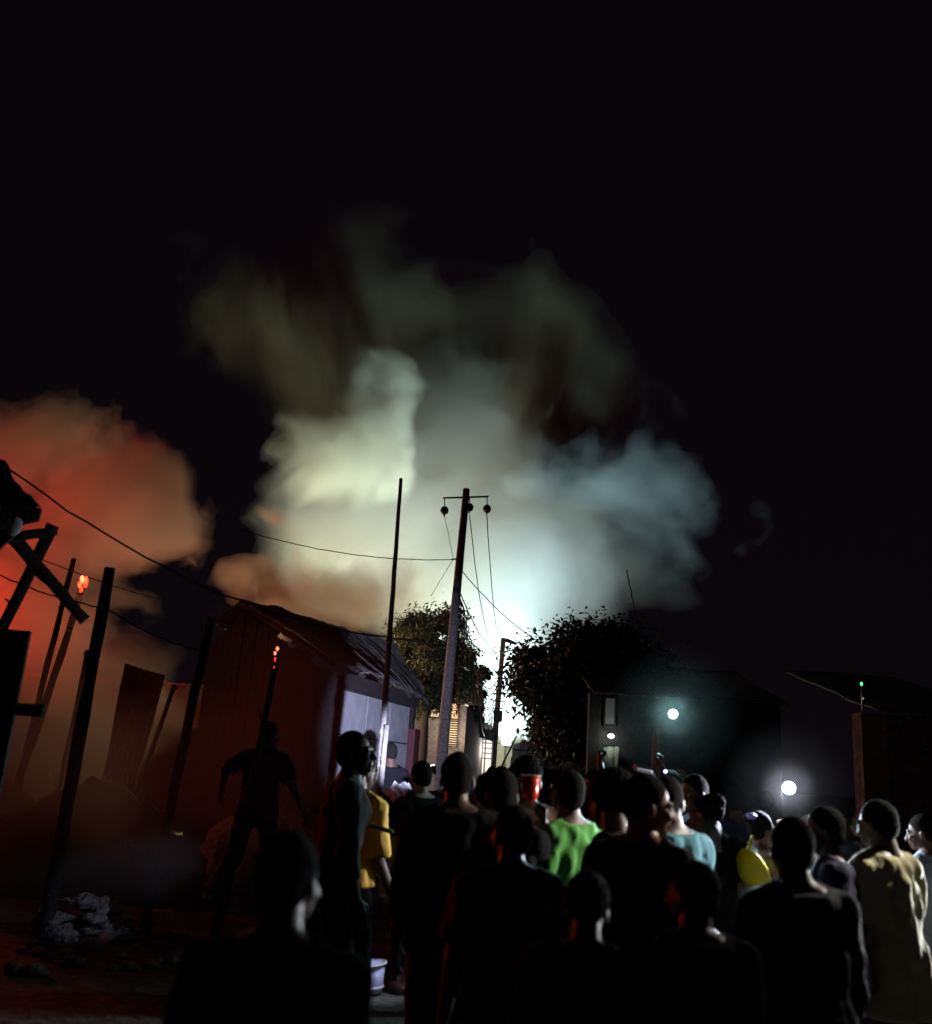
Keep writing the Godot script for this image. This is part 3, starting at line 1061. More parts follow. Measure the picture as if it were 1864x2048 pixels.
func right_side():
	var s := at(1420, 1560, 18)
	s.y = 0
	var o := base("walled_house", s)
	tag(o, "unlit house behind the right-hand tree with one pale window", "house")
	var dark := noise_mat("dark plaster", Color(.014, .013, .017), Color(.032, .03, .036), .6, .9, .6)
	var q := func(px: float, py: float, off := 0.0): return at(px, py, 18.0 - off) - s
	var t0: Vector3 = q.call(1180, 1385)
	var t1: Vector3 = q.call(1560, 1408)
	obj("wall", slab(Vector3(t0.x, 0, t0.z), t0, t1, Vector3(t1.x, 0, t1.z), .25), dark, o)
	obj("side_wall", slab(Vector3(t0.x + 1.3, 0, t0.z - 7), t0 + Vector3(1.3, 0, -7), t0, Vector3(t0.x, 0, t0.z), .2), dark, o)
	for i in 4:
		var a := t0.lerp(t1, i / 4.0)
		var b := t0.lerp(t1, (i + 1) / 4.0 + .01)
		obj("roof_sheet", sheet(a + Vector3(0, .9, -3), b + Vector3(0, .9, -3), a + Vector3(0, -.05, .45), b + Vector3(0, -.05, .45), 10, .012, .05, i + 60), noise_mat("sooty iron", Color.BLACK, Color.BLACK, 1), o)
	var w0: Vector3 = q.call(1208, 1453, .03)
	var w1: Vector3 = q.call(1231, 1396, .03)
	var win := obj("window", slab(w0, Vector3(w0.x, w1.y, w0.z), Vector3(w1.x, w1.y, w0.z), Vector3(w1.x, w0.y, w0.z), .03), glow("dim window", Color(.42, .46, .47), .05), o)
	for x in [w0.x, w1.x]: obj("frame", box(Vector3(.035, w1.y - w0.y + .04, .05), .005), dark, win, Vector3(x, (w0.y + w1.y) / 2, w0.z + .02))
	for y in [w0.y, w1.y]: obj("frame", box(Vector3(w1.x - w0.x, .035, .05), .005), dark, win, Vector3((w0.x + w1.x) / 2, y, w0.z + .02))

	# a wall lamp and the pale cloth that it shines on
	var lp := at(1222, 1472, 17.75)
	var wl := base("wall_lamp", lp)
	tag(wl, "small white wall lamp glowing above a hanging pale cloth", "lamp")
	var bracket := obj("bracket", pole_mesh(Vector3(0, .05, -.22), Vector3(0, .03, 0), .014, .012, 0.0), mat("steel", Color(.3, .3, .3), .4, .8), wl)
	bracket.name = "bracket"
	obj("bulb", ball(Vector3(.062, .042, .05)), glow("bulb glow", Color(1, .98, .92), 6.0), wl)
	lamp("wall_lamp_light", lp, Color(.9, 1, .8), .12, .04)
	var c0: Vector3 = at(1208, 1490, 17.85)
	var c1: Vector3 = at(1238, 1491, 17.85)
	var c2: Vector3 = at(1209, 1540, 17.85)
	var c3: Vector3 = at(1235, 1542, 17.85)
	tag(obj("hanging_cloth", sheet(c0, c1, c2, c3, 3, .012, .06, 3), noise_mat("pale cloth", Color(.24, .28, .22), Color(.4, .44, .36), 2.0, .9, .3)), "pale greenish cloth hanging on the dark wall below a small lamp", "cloth")

	s = at(1800, 1600, 10.5)
	s.y = 0
	o = base("mud_house", s)
	tag(o, "dark reddish mud-walled house at the right edge behind the crowd", "house")
	var mud := noise_mat("mud wall", Color(.1, .045, .035), Color(.2, .1, .08), .5, .95, 3.0)
	q = func(px: float, py: float): return at(px, py, 10.5) - s
	t0 = q.call(1722, 1425)
	t1 = q.call(1990, 1440)
	obj("wall", slab(Vector3(t0.x, 0, t0.z), t0, t1, Vector3(t1.x, 0, t1.z), .25), mud, o)
	obj("side_wall", slab(Vector3(t0.x + 2.6, 0, t0.z - 5), t0 + Vector3(2.6, 0, -5), t0, Vector3(t0.x, 0, t0.z), .25), mud, o)
	for i in 3:
		var a := t0.lerp(t1, i / 3.0)
		var b := t0.lerp(t1, (i + 1) / 3.0 + .01)
		obj("roof_sheet", sheet(a + Vector3(0, .7, -2.4), b + Vector3(0, .7, -2.4), a + Vector3(0, -.04, .5), b + Vector3(0, -.04, .5), 8, .012, .04, i + 70), noise_mat("sooty iron", Color.BLACK, Color.BLACK, 1), o)
	var g := at(1723, 1368, 10.3)
	var ind := base("indicator_lamp", g)
	tag(ind, "tiny green indicator light on a thin stem above the mud house's corner", "lamp")
	obj("stem", pole_mesh(Vector3(0, -.34, 0), Vector3(0, -.02, 0), .012, .01, 0.0, 0.0, 3), mat("steel", Color(.3, .3, .3), .4, .8), ind)
	obj("green_light", ball(Vector3(.014, .022, .014)), glow("green light", Color(.12, .9, .35), 1.6), ind)
	obj("white_cap", ball(Vector3(.014, .012, .014)), glow("small white light", Color(.6, .6, .65), .5), ind, Vector3(.005, -.155, 0))

func trees():
	var a := at(862, 1318, 26.5)
	tree("leafy_tree", "feathery grey-green tree standing behind the burnt house's roof", Vector3(a.x - .2, 0, a.z), a, Vector3(1.35, 1.75, 1.3), 70, 26000, .17, .06, Color(.085, .105, .05), 11)
	a = at(1188, 1392, 21)
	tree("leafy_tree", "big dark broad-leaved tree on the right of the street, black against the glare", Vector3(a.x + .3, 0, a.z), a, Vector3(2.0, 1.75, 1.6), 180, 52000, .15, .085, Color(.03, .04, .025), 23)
	a = at(940, 1380, 33)
	tree("leafy_tree", "small pale-lit tree over the shop roofs left of the second pole", Vector3(a.x, 0, a.z), a, Vector3(.75, 1.5, .8), 22, 4500, .22, .08, Color(.07, .08, .05), 31)

func poles_and_wires():
	var wood := noise_mat("grey wood", Color(.1, .09, .08), Color(.24, .22, .2), 1.5, .85, 1.5)
	var black := mat("black cable", Color(.015, .015, .015), .6)
	var t := at(933, 978, 20)
	var b := down(t, at(885, 1500, 20))
	var o := base("utility_pole", b)
	tag(o, "tall utility pole with a crossarm and three hanging insulators beside the tree", "pole")
	obj("shaft", pole_mesh(Vector3.ZERO, t - b, .14, .075, .003, .03, 12, 12), wood, o)
	obj("crossarm", pole_mesh(at(886, 996, 19.9) - b, at(977, 993, 19.9) - b, .022, .022, .004, .02, 4, 7), mat("dark steel", Color(.05, .05, .05), .6), o)
	for k in 3:
		var x: float = [889, 939, 974][k]
		var c := at(x, [1021, 1015, 1018][k], 19.9 if k != 1 else 20.15) - b
		var ins := obj("insulator", lathe([[.002, -.15], [.018, -.13], [.022, -.09], [.07, -.07], [.09, -.02], [.09, .03], [.06, .08], [.02, .1], [.002, .1]], 14), mat("insulator", Color(.04, .035, .03), .4), o, c)
		obj("hanger", pole_mesh(Vector3(0, .08, 0), at(x, 995, 19.9 if k != 1 else 20.1) - b - c, .012, .012, 0.0, 0.0, 2, 5), mat("dark steel", Color(.05, .05, .05), .6), ins)
	obj("bracket", pole_mesh(at(903, 1119, 19.9) - b, at(920, 1117, 20) - b, .02, .02, 0.0, 0.0, 2, 6), mat("dark steel", Color(.05, .05, .05), .6), o)
	obj("clamp", tube([at(906, 1180, 20) - b, at(919, 1183, 20) - b], [.1, .1], 10), mat("dark steel", Color(.05, .05, .05), .6), o)
	for i in 5:
		obj("drop_cable", wire_mesh(at(918 + i * 1.5, 1190 + i * 4, 19.85) - b, at(924 + i * 5, 1265 + i * 9, 19.8) - b, -.02, .014, 12, .03, i), black, o)

	var t2 := at(1007, 1276, 38)
	var b2 := down(t2, at(986, 1530, 38))
	o = base("utility_pole", b2)
	tag(o, "farther utility pole thick with service wires, carrying a street lamp arm", "pole")
	obj("shaft", pole_mesh(Vector3.ZERO, t2 - b2, .15, .1, .004, .03, 10, 10), wood, o)
	var arm := obj("lamp_arm", pole_mesh(at(1006, 1279, 38) - b2, at(1014, 1281, 37.9) - b2, .04, .04, 0.0, 0.0, 2, 6), black, o)
	obj("lamp_head", pole_mesh(at(1012, 1280, 37.9) - b2, at(1033, 1288, 37.8) - b2, .09, .06, 0.0, 0.0, 3, 8), black, arm)
	for i in 6:
		var y := 1342 + i * 15
		obj("crossbar", pole_mesh(at(990 - i * 1.2, y, 37.9) - b2, at(1016 - i * 1.2, y + 1, 37.9) - b2, .03, .03, .005, 0.0, 3, 6), black, o)
	obj("meter_box", box(Vector3(.35, .45, .2), .02), black, o, at(996, 1432, 37.8) - b2)

	var bt := at(802, 957, 11)
	var bb := down(bt, at(757, 1592, 11))
	o = base("bamboo_pole", bb)
	tag(o, "tall thin bamboo pole before the white panelled wall, pale at the foot", "pole")
	obj("shaft", pole_mesh(Vector3.ZERO, bt - bb, .05, .022, .012, .05, 22, 9, 3), noise_mat("bamboo", Color(.13, .12, .105), Color(.27, .25, .22), 2.5, .7, .8), o)
	obj("lashed_stake", pole_mesh(down(at(773, 1450, 10.93), at(759, 1592, 10.93)) - bb, at(773, 1450, 10.93) - bb, .04, .03, .01, .05, 8, 8, 5), noise_mat("bamboo", Color.BLACK, Color.BLACK, 1), o)
	obj("cross_lath", pole_mesh(at(774, 1277, 10.95) - bb, at(848, 1281, 11) - bb, .012, .009, .01, .1, 5, 6), mat("pale wood", Color(.4, .36, .3)), o)
	for y in [1278, 1462, 1530]: obj("lashing", tube([at(779 - (y - 1278) * .07 - 6, y, 10.97) - bb, at(779 - (y - 1278) * .07 + 6, y + 2, 10.97) - bb], [.045, .045], 8), mat("rope", Color(.3, .27, .2)), o)

	var W := [
		[at(-30, 900, 8.5), at(772, 1273, 11), .35, .011, "thick black wire sagging from the top left to the bamboo pole"],
		[at(60, 1108, 12), at(470, 1228, 12.6), .1, .007, "upper thin fence wire strung past the burning post"],
		[at(-20, 1140, 9), at(220, 1218, 9.05), .05, .008, "lower fence wire from the left edge to the thick post"],
		[at(216, 1218, 9.05), at(398, 1300, 9.45), .05, .008, "lower fence wire between the thick post and the slanting post"],
		[at(470, 1056, 18), at(905, 1119, 19.9), .2, .01, "thin wire crossing the smoke to the bracket of the near utility pole"],
		[at(905, 1120, 19.9), at(862, 1192, 19), 0.0, .006, "short stay wire slanting down left from the pole's bracket"],
		[at(889, 1033, 19.9), at(906, 1117, 19.95), -.03, .006, "dropper wire under the left insulator"],
		[at(939, 1030, 20.1), at(1003, 1283, 37.9), 1.2, .012, "wire from the middle insulator down the street to the far pole"],
		[at(974, 1032, 19.9), at(1009, 1279, 37.9), 1.0, .012, "wire from the right insulator down the street to the far pole"],
		[at(922, 1140, 20), at(1075, 1282, 22), .12, .011, "black wire from the near pole into the right-hand tree"],
		[at(919, 1182, 20), at(1006, 1292, 37.9), .5, .014, "cable from the near pole's clamp to the far pole"],
		[at(945, 1286, 30), at(1003, 1300, 37.9), .25, .02, "cable from the left tree to the far pole"],
		[at(1003, 1300, 37.9), at(1060, 1288, 26), .25, .014, "cable from the far pole into the right-hand tree"],
		[at(1253, 1140, 17), at(1278, 1275, 17), -.05, .012, "loose wire hanging down beside the right-hand tree"],
		[at(985, 1478, 34), at(1060, 1500, 37), .15, .014, "wire low across the white glare at the street's end"],
	]
	for i in W.size():
		var w: Array = W[i]
		tag(obj("wire", wire_mesh(w[0], w[1], w[2], w[3], 22, .012 if i == 0 else .006, i), black), w[4], "wire", "overhead wires")
	for i in 8:
		tag(obj("service_wire", wire_mesh(at(948 + i * 1.5, 1325 + i * 11, 31), at(994 - i * 1.4, 1362 + i * 12, 37.9), .55 + .04 * i, .022, 16, .01, i), mat("pale cable", Color(.35, .31, .26), .5)), ["topmost", "second", "third", "fourth", "fifth", "sixth", "seventh", "lowest"][i] + " pale service wire of the bundle left of the far pole", "wire", "bundle of service wires at the far pole")
	for i in 5:
		tag(obj("service_wire", wire_mesh(at(1012 - i * 1.4, 1343 + i * 15, 37.9), at(1050, 1340 + i * 22, 30), .3, .016, 12, .01, i + 9), black), ["topmost", "second", "middle", "fourth", "lowest"][i] + " dark service wire from the far pole into the big tree", "wire", "service wires right of the far pole")
	var st := at(1033, 1472, 33)
	tag(obj("leaning_stick", pole_mesh(down(st, at(1012, 1516, 33)), st, .045, .03, .01, .05), black), "dark stick leaning against the white glare beside the box lorry", "stick")

func burnt_lot():
	var char_ := noise_mat("charcoal", Color(.012, .01, .01), Color(.06, .05, .048), 2.5, .9, 4.0)
	var P := [   # top px, lower px, depth, radius at the foot, radius at the top, label
		[106, 1050, 0, 1260, 8.0, .06, .05, "charred slanting post at the left under the roof wreck"],
		[148, 1117, 74, 1424, 12.0, .05, .035, "charred post with a notched top left of the glowing one"],
		[169, 1160, 110, 1330, 11.0, .045, .04, "charred post whose tip still glows orange"],
		[221, 1136, 145, 1556, 9.0, .07, .05, "thickest charred post of the burnt fence line"],
		[175, 1300, 142, 1454, 14.0, .035, .03, "faint short post in the smoke behind the thickest one"],
		[422, 1234, 355, 1556, 9.5, .055, .045, "charred slanting post standing before the burnt gable"],
		[350, 1369, 290, 1542, 13.0, .035, .03, "thin low charred post in the smoke right of the leaning panel"],
		[557, 1298, 512, 1500, 8.5, .045, .025, "thin charred post with embers glowing down its tip"],
	]
	for i in P.size():
		var p: Array = P[i]
		var t := at(p[0], p[1], p[4])
		var b := down(t, at(p[2], p[3], p[4] + .1))
		var o := base("charred_post", b)
		tag(o, p[7], "post", "posts of the burnt fence")
		obj("shaft", pole_mesh(Vector3.ZERO, t - b, p[5], p[6], .012, .16, 12, 9, i + 2), char_, o)
		var rng := RandomNumberGenerator.new()
		rng.seed = i
		for k in 3:
			var q := (t - b) * rng.randf_range(.75, .98)
			obj("splinter", pole_mesh(q, q + Vector3(rng.randf_range(-.09, .09), rng.randf_range(.02, .12), .02), .02, .004, .02, .1, 3, 5, k), char_, o)
		if i == 2:
			for k in 9: obj("ember", ball(Vector3(.02, .03, .02) * rng.randf_range(.6, 1.3), k, 1.2, 4.0), glow("ember bright", Color(1, .24, .1), 2.2) if k < 4 else glow("ember red", Color(1, .07, .03), 1.2), o, t - b + Vector3(rng.randf_range(-.045, .045), rng.randf_range(-.1, .05) - (.05 if k > 3 else 0.0), .035))
		if i == 7:
			for k in 5: obj("ember", ball(Vector3(.009, .013, .009) * ([1.2, 1.0, .8, .55, .6][k] as float), k, 1.4, 4.0), glow("ember red", Color(1, .07, .03), 1.2) if k > 1 else glow("ember bright", Color(1, .24, .1), 2.2), o, (t - b) * (1.0 - ([0.0, .016, .034, .041, .062][k] as float)) + Vector3(rng.randf_range(-.018, .018), 0, .028))
	lamp("ember_light", at(172, 1150, 10.8), Color(1, .3, .1), .5, .05)
	tag(obj("charred_beam", pole_mesh(at(20, 1070, 7.7), at(170, 1241, 7.9), .06, .045, .01, .14, 9, 8, 3), char_), "charred beam fallen slantwise across the left posts", "beam")
	tag(obj("charred_beam", pole_mesh(at(-40, 1085, 7.6), at(112, 1062, 7.6), .045, .04, .01, .14, 7, 8, 5), char_), "short charred beam from the roof wreck to the left post's top", "beam")
	# the wreck of a roof corner at the top left
	var s := at(0, 1000, 7.6)
	var o := base("roof_wreck", s)
	tag(o, "wrecked corner of a burnt roof hanging at the top left edge", "roof")
	obj("eave_sheet", sheet(at(-160, 830, 8.4) - s, at(2, 935, 8.2) - s, at(-160, 1010, 7.2) - s, at(82, 1018, 7.4) - s, 9, .02, .12, 4), noise_mat("sooty iron", Color.BLACK, Color.BLACK, 1), o)
	obj("fascia", slab(at(-160, 1090, 7.3) - s, at(-160, 1000, 7.3) - s, at(80, 1016, 7.35) - s, at(74, 1040, 7.35) - s, .05), char_, o)
	obj("hanging_sheet", sheet(at(-160, 1040, 7.5) - s, at(60, 1035, 7.5) - s, at(-160, 1170, 7.4) - s, at(2, 1112, 7.4) - s, 6, .02, .15, 9), noise_mat("sooty iron", Color.BLACK, Color.BLACK, 1), o)
	obj("vent", ball(Vector3(.07, .08, .03), 2, .2), mat("vent", Color(.45, .45, .46)), o, at(27, 1052, 7.2) - s)
	for i in 3: obj("rafter", pole_mesh(at(-120 + i * 60, 900 + i * 20, 8.1) - s, at(-90 + i * 60, 1050, 7.4) - s, .03, .03, .01, .1), char_, o)
	# a dark wall of boards in the corner
	o = base("board_wall", at(20, 1500, 6.2) * Vector3(1, 0, 1))
	s = o.position
	tag(o, "black board wall cutting off the lower left edge", "wall")
	for i in 7:
		var x0 := 60 - i * 52 + (2 if i else 0)
		var a: Vector3 = at(x0 - 51, 1258 + 3 * (i % 2) - i * 4, 6.2) - s
		var b: Vector3 = at(x0, 1262 - i * 4, 6.2) - s
		obj("board", slab(Vector3(a.x, 0, a.z), a, b, Vector3(b.x, 0, b.z), .03), char_, o)
	obj("rail", box(Vector3(1.4, .08, .05)), char_, o, Vector3(-.55, 1.9, -.06))
	# what is left of the lot's plank fence, low and black
	o = base("low_fence", at(180, 1500, 11.2) * Vector3(1, 0, 1))
	s = o.position
	tag(o, "low charred plank fence hiding the feet of the burnt posts", "fence")
	var rg := RandomNumberGenerator.new()
	rg.seed = 77
	for i in 26:
		var a: Vector3 = at(-110 + i * 21, 1550, 11.2) * Vector3(1, 0, 1) - s
		var b: Vector3 = at(-110 + i * 21 + 20.8, 1550, 11.2) * Vector3(1, 0, 1) - s
		var h := 1.2 + .12 * sin(i * .53) + .05 * sin(i * 1.9) - maxf(0, i - 20) * .12
		var h2 := 1.2 + .12 * sin(i * .53 + .53) + .05 * sin(i * 1.9 + 1.9) - maxf(0, i - 19) * .12
		obj("plank", slab(a, a + Vector3(0, h, 0), b + Vector3(0, h2 + rg.randf_range(-.012, .012), 0), b, .03), char_, o)
	for y in [.35, 1.0]: obj("rail", box(Vector3(3.3, .07, .05), .008), char_, o, Vector3(-.1, y, -.06))
	# a leaning sheet of roofing in the smoke
	var c := [at(250, 1327, 14.6), at(332, 1352, 14.6), at(205, 1560, 14.0), at(272, 1570, 14.0)]
	tag(obj("leaning_sheet", sheet(c[0], c[1], c[2], c[3], 7, .018, .05, 12), noise_mat("rusty iron", Color(.12, .05, .035), Color(.25, .12, .08), .8, .8, .6)), "reddish roofing sheet leaning upright in the smoke", "roofing sheet")

func flame(called: String, label: String, where: Vector3, size: float, c: Color, energy: float, glow_energy: float):
	var o := base(called, where)
	tag(o, label, "fire")
	for i in 5:
		var h: float = size * [1.0, .7, .8, .5, .6][i]
		var m := lathe([[.02, 0], [.16 * h, .08 * h], [.2 * h, .25 * h], [.15 * h, .5 * h], [.07 * h, .8 * h], [.004, h]], 10)
		obj("flame", m, glow("flame of " + called + str(c), c, glow_energy), o, Vector3(size * [-.1, .25, -.35, .45, .05][i], 0, size * [.1, -.1, 0, .1, -.3][i]))
	for i in 4: obj("burning_log", pole_mesh(Vector3(-size * .6, .05, size * .2 * (i - 1.5)), Vector3(size * .6, .16 * size, size * .25 * (1.5 - i)), .07, .06), noise_mat("charcoal", Color.BLACK, Color.BLACK, 1), o)
	var l := lamp(called + "_light", where + Vector3(0, size * 1.1, size * .3), c, energy, size * .3)
	l.name = called + "_light"

func lamps_and_fires():
	# work lights of the firefighters at the street's end
	for k in 2:
		var p := at(1012, 1484, 47) if k == 0 else at(979, 1335, 50)
		var o := base("floodlight", Vector3(p.x, 0, p.z))
		tag(o, ["floodlight low at the end of the street, lost in its own white glare", "floodlight high on a mast behind the far pole, white in the smoke"][k], "floodlight")
		obj("mast", pole_mesh(Vector3.ZERO, Vector3(0, p.y, -.15), .06, .04, 0.0), mat("steel", Color(.3, .3, .3), .4, .8), o)
		var hd := obj("lamp_head", box(Vector3(.5, .36, .14), .02), mat("dark steel", Color(.05, .05, .05), .6), o, Vector3(0, p.y, -.08))
		obj("lamp_glass", box(Vector3(.44, .3, .02), .005), glow("flood glass", Color(.85, .97, 1.0), 20.0), hd, Vector3(0, 0, .085))
		spot("floodlight_light", p + Vector3(0, 0, .25), p + Vector3(.3, 2, .7), Color(.62, .92, 1.0), GLARE[k], 74.0, .25)
		spot("floodlight_beam", p + Vector3(0, .3, -.1), p + Vector3([2.0, -1.0][k], 6, -3), Color(.62, .92, 1.0), FLOOD[k], 80.0, .25)  # second, unseen source behind the head, aimed up to light the plume
	flame("fire", "unseen fire beyond the left edge, reddening the smoke bank", at(-420, 1500, 20.5) * Vector3(1, 0, 1) + Vector3(0, 1.2, 0), 1.8, Color(1, .065, .03), FIRE, 3.0)  # out of view, placed to redden the left smoke
	var bh := at(-420, 1500, 20.5) * Vector3(1, 0, 1)
	var ho := base("added_fire_walls", bh)  # added walls that keep the fire's light off the ground and burnt house
	tag(ho, "added walls beyond the left edge, screening the ground from the unseen fire", "house")
	for q in [[-2, 1.4, 2, 1.4], [2, 1.4, 2, -1.6], [2, -1.6, -2, -1.6], [-2, -1.6, -2, 1.4]]:
		obj("wall", slab(Vector3(q[0], 0, q[1]), Vector3(q[0], 3.06, q[1]), Vector3(q[2], 3.06, q[3]), Vector3(q[2], 0, q[3]), .15), noise_mat("charcoal", Color.BLACK, Color.BLACK, 1), ho)
	flame("fire", "unseen fire behind the burnt house, warming the smoke over its roof", at(540, 1400, 24.5) * Vector3(1, 0, 1) + Vector3(0, 1.5, 0), 1.5, Color(1, .72, .43), BACKFIRE, 3.0)  # unseen, placed to light the smoke above the roof
	flame("fire", "unseen bigger fire far behind the houses, lighting the plume", at(700, 1400, 60) * Vector3(1, 0, 1), 2.2, Color(1, .93, .55), FARFIRE, 3.0)  # unseen, placed to light the plume and veil
	torch("hand torch shining from high over the crowd before the big tree", at(1346, 1428, 8.4), EYE, Color(.5, .98, 1.0), TORCH[0], .04, 80)
	torch("dazzling hand torch raised over the people at the right", at(1578, 1576, 7.2), EYE + Vector3(-1, 0, 0), Color(.8, .84, 1.0), TORCH[1], .046, 85)
	torch("small blue torch glinting above the heads in the middle", at(1331, 1543, 7.5), EYE, Color(.25, .3, 1.0), .05, .012, 60)
	torch("unseen torch beyond the right edge, lighting shoulders in the crowd", Vector3(4.6, 3.2, -5.9), Vector3(.75, 1.38, -4.5), Color(1, .93, .8), TORCH[2], .04, 18)  # out of view, placed to light the crowd from the right
	torch("unseen bluish torch beyond the right edge, lighting the olive shirt", at(2020, 1770, 5.9), at(1790, 1740, 5.1), Color(.9, .93, 1.0), TORCH[5], .03, 40)  # out of view, placed to light the olive shirt
	torch("unseen torch among the dark heads left of centre, lighting the panelled wall", at(866, 1536, 9.0), at(792, 1450, 15), Color(.6, .64, 1.0), TORCH[3], .03, 17)  # unseen in the crowd, set to light the white panels
	torch("unseen torch low beside the plastic tub, lighting it", at(838, 1800, 7.7), at(745, 1930, 7.9), Color(.75, .78, 1.0), TORCH[6], .02, 40)  # unseen source set low to brighten the tub
	torch("unseen torch behind the maroon-clad person, lighting the rubble", at(668, 1570, 7.7), at(180, 1790, 9.3), Color(.7, .72, 1.0), TORCH[4], .03, 10)  # unseen source set to light the grey rubble

func torch(label: String, p: Vector3, aim: Vector3, c: Color, energy: float, r: float, angle: float):
	var o := base("hand_torch", p)
	tag(o, label, "torch", "hand torches")
	o.look_at_from_position(p, aim, Vector3.UP)
	obj("lens", ball(Vector3(r, r, r * .5)), glow("torch lens " + str(c), c.lerp(Color.WHITE, .6 if c.g > .5 else .1), 14.0), o)
	obj("body", tube([Vector3(0, 0, .02), Vector3(0, -.01, .06), Vector3(0, -.02, .17)], [r * 1.05, r * .7, r * .6], 12), mat("torch body", Color(.03, .03, .03), .4), o)
	spot("hand_torch_light", p + (aim - p).normalized() * (r * .5 + .02), aim, c, energy, angle, r)

func debris():
	var rng := RandomNumberGenerator.new()
	rng.seed = 12
	var ash := noise_mat("ash", Color(.1, .1, .1), Color(.3, .3, .31), 1.5, .95, 3.0)
	var s := at(170, 1815, 9.4)
	s.y = 0
	var o := base("rubble_heap", s)
	tag(o, "pale grey heap of ash and rubble on the ground at the lower left", "rubble")
	for i in 26:
		var a := rng.randf() * TAU
		var r := sqrt(rng.randf()) * .42
		obj("lump", ball(Vector3(rng.randf_range(.05, .19), rng.randf_range(.03, .1), rng.randf_range(.05, .14)), i, 1.1, 2.6, 16), ash, o, Vector3(cos(a) * r, .04 + (.42 - r) * rng.randf_range(.5, 1.0), sin(a) * r * .7))
	var bits := base("scattered_rubble", at(250, 1560, 8.6) * Vector3(1, 0, 1))
	tag(bits, "loose stones and ash lumps scattered on the ground right of the grey heap", "rubble")
	for i in 60:
		var k := rng.randf_range(.02, .075)
		obj("stone", ball(Vector3(k * 1.3, k * .8, k), i % 7, .8, 2.2, 10), ash if i % 3 else noise_mat("brick bits", Color(.2, .1, .08), Color(.36, .2, .16), 3.0), bits, Vector3(rng.randf_range(-1.1, 1.6), k * .4, rng.randf_range(-1.2, .9)))
	var gloss := mat("wet black plastic", Color(.015, .015, .02), .12)
	tag(obj("plastic_sheet", sheet(at(250, 1690, 9.6), at(285, 1680, 9.7), at(300, 1815, 8.9), at(350, 1815, 9.1), 5, .03, .14, 5, .004), gloss), "crumpled wet black plastic sheet glinting beside the grey rubble", "plastic sheet")
	s = at(325, 1832, 8.8)
	s.y = maxf(s.y, .05)
	tag(obj("broken_brick", box(Vector3(.16, .1, .12), .012), noise_mat("brick", Color(.25, .12, .1), Color(.4, .22, .18), 3.0)), "broken pinkish brick lying at the foot of the plastic sheet", "brick")
	(get_child(get_child_count() - 1) as Node3D).position = s
	(get_child(get_child_count() - 1) as Node3D).rotation.y = .5
	# ash banks in the lot
	for k in 3:
		var c: Vector3 = [at(545, 1600, 12), at(300, 1600, 13), at(700, 1600, 12.4)][k] * Vector3(1, 0, 1)
		var m := ball(Vector3([.95, 1.6, .8][k], [.95, .5, 1.0][k], [.8, 1.0, .6][k]), k + 4, .45, 1.5, 40)
		tag(obj("ash_bank", m, noise_mat("ash earth", Color(.06, .06, .05), Color(.2, .2, .18), 1.0, .95, 4.0), self, c), ["dim grey-green bank of ash before the burnt house's corner", "low dark bank of ash among the charred posts", "dark bank of debris under the white panelled wall"][k], "ash heap")
	# sheets and a tarpaulin on the debris before the white wall
	tag(obj("tarpaulin", sheet(at(800, 1580, 10.2), at(866, 1575, 10.0), at(812, 1650, 9.7), at(858, 1655, 9.6), 3, .03, .25, 8, .004), noise_mat("grey tarp", Color(.17, .17, .19), Color(.28, .28, .3), 1.5, .7, .8)), "crumpled light grey tarpaulin over the debris left of the dark crowd", "tarpaulin")
	tag(obj("bent_sheet", sheet(at(762, 1575, 10.6), at(842, 1560, 10.7), at(790, 1605, 10.1), at(850, 1590, 10.1), 5, .02, .15, 14), noise_mat("new iron", Color(.4, .42, .44), Color(.6, .62, .63), .8, .4, .3, .3)), "bent piece of roofing iron on the debris before the white wall", "roofing sheet")
	o = base("debris_heap", at(820, 1600, 10.8) * Vector3(1, 0, 1))
	tag(o, "heap of broken boards under the grey tarpaulin before the white wall", "debris")
	for i in 14:
		var a := Vector3(rng.randf_range(-.5, .5), rng.randf_range(.1, 1.0), rng.randf_range(-.4, .3))
		obj("board", pole_mesh(a, a + Vector3(rng.randf_range(-.6, .6), rng.randf_range(-.1, .45), rng.randf_range(-.3, .3)), .035, .03, .02, .1, 4, 6, i), noise_mat("charcoal", Color.BLACK, Color.BLACK, 1), o)
	obj("rubble", ball(Vector3(.6, 1.15, .5), 9, .5, 1.6, 30), noise_mat("ash earth", Color.BLACK, Color.BLACK, 1), o)
	tag(obj("black_bucket", lathe([[.0, 0], [.05, 0], [.062, .16], [.056, .16], [.046, .01], [.0, .01]], 16), mat("black plastic", Color(.02, .02, .025), .4), self, at(838, 1577, 10.7)), "small black bucket standing on the debris before the white wall", "bucket")

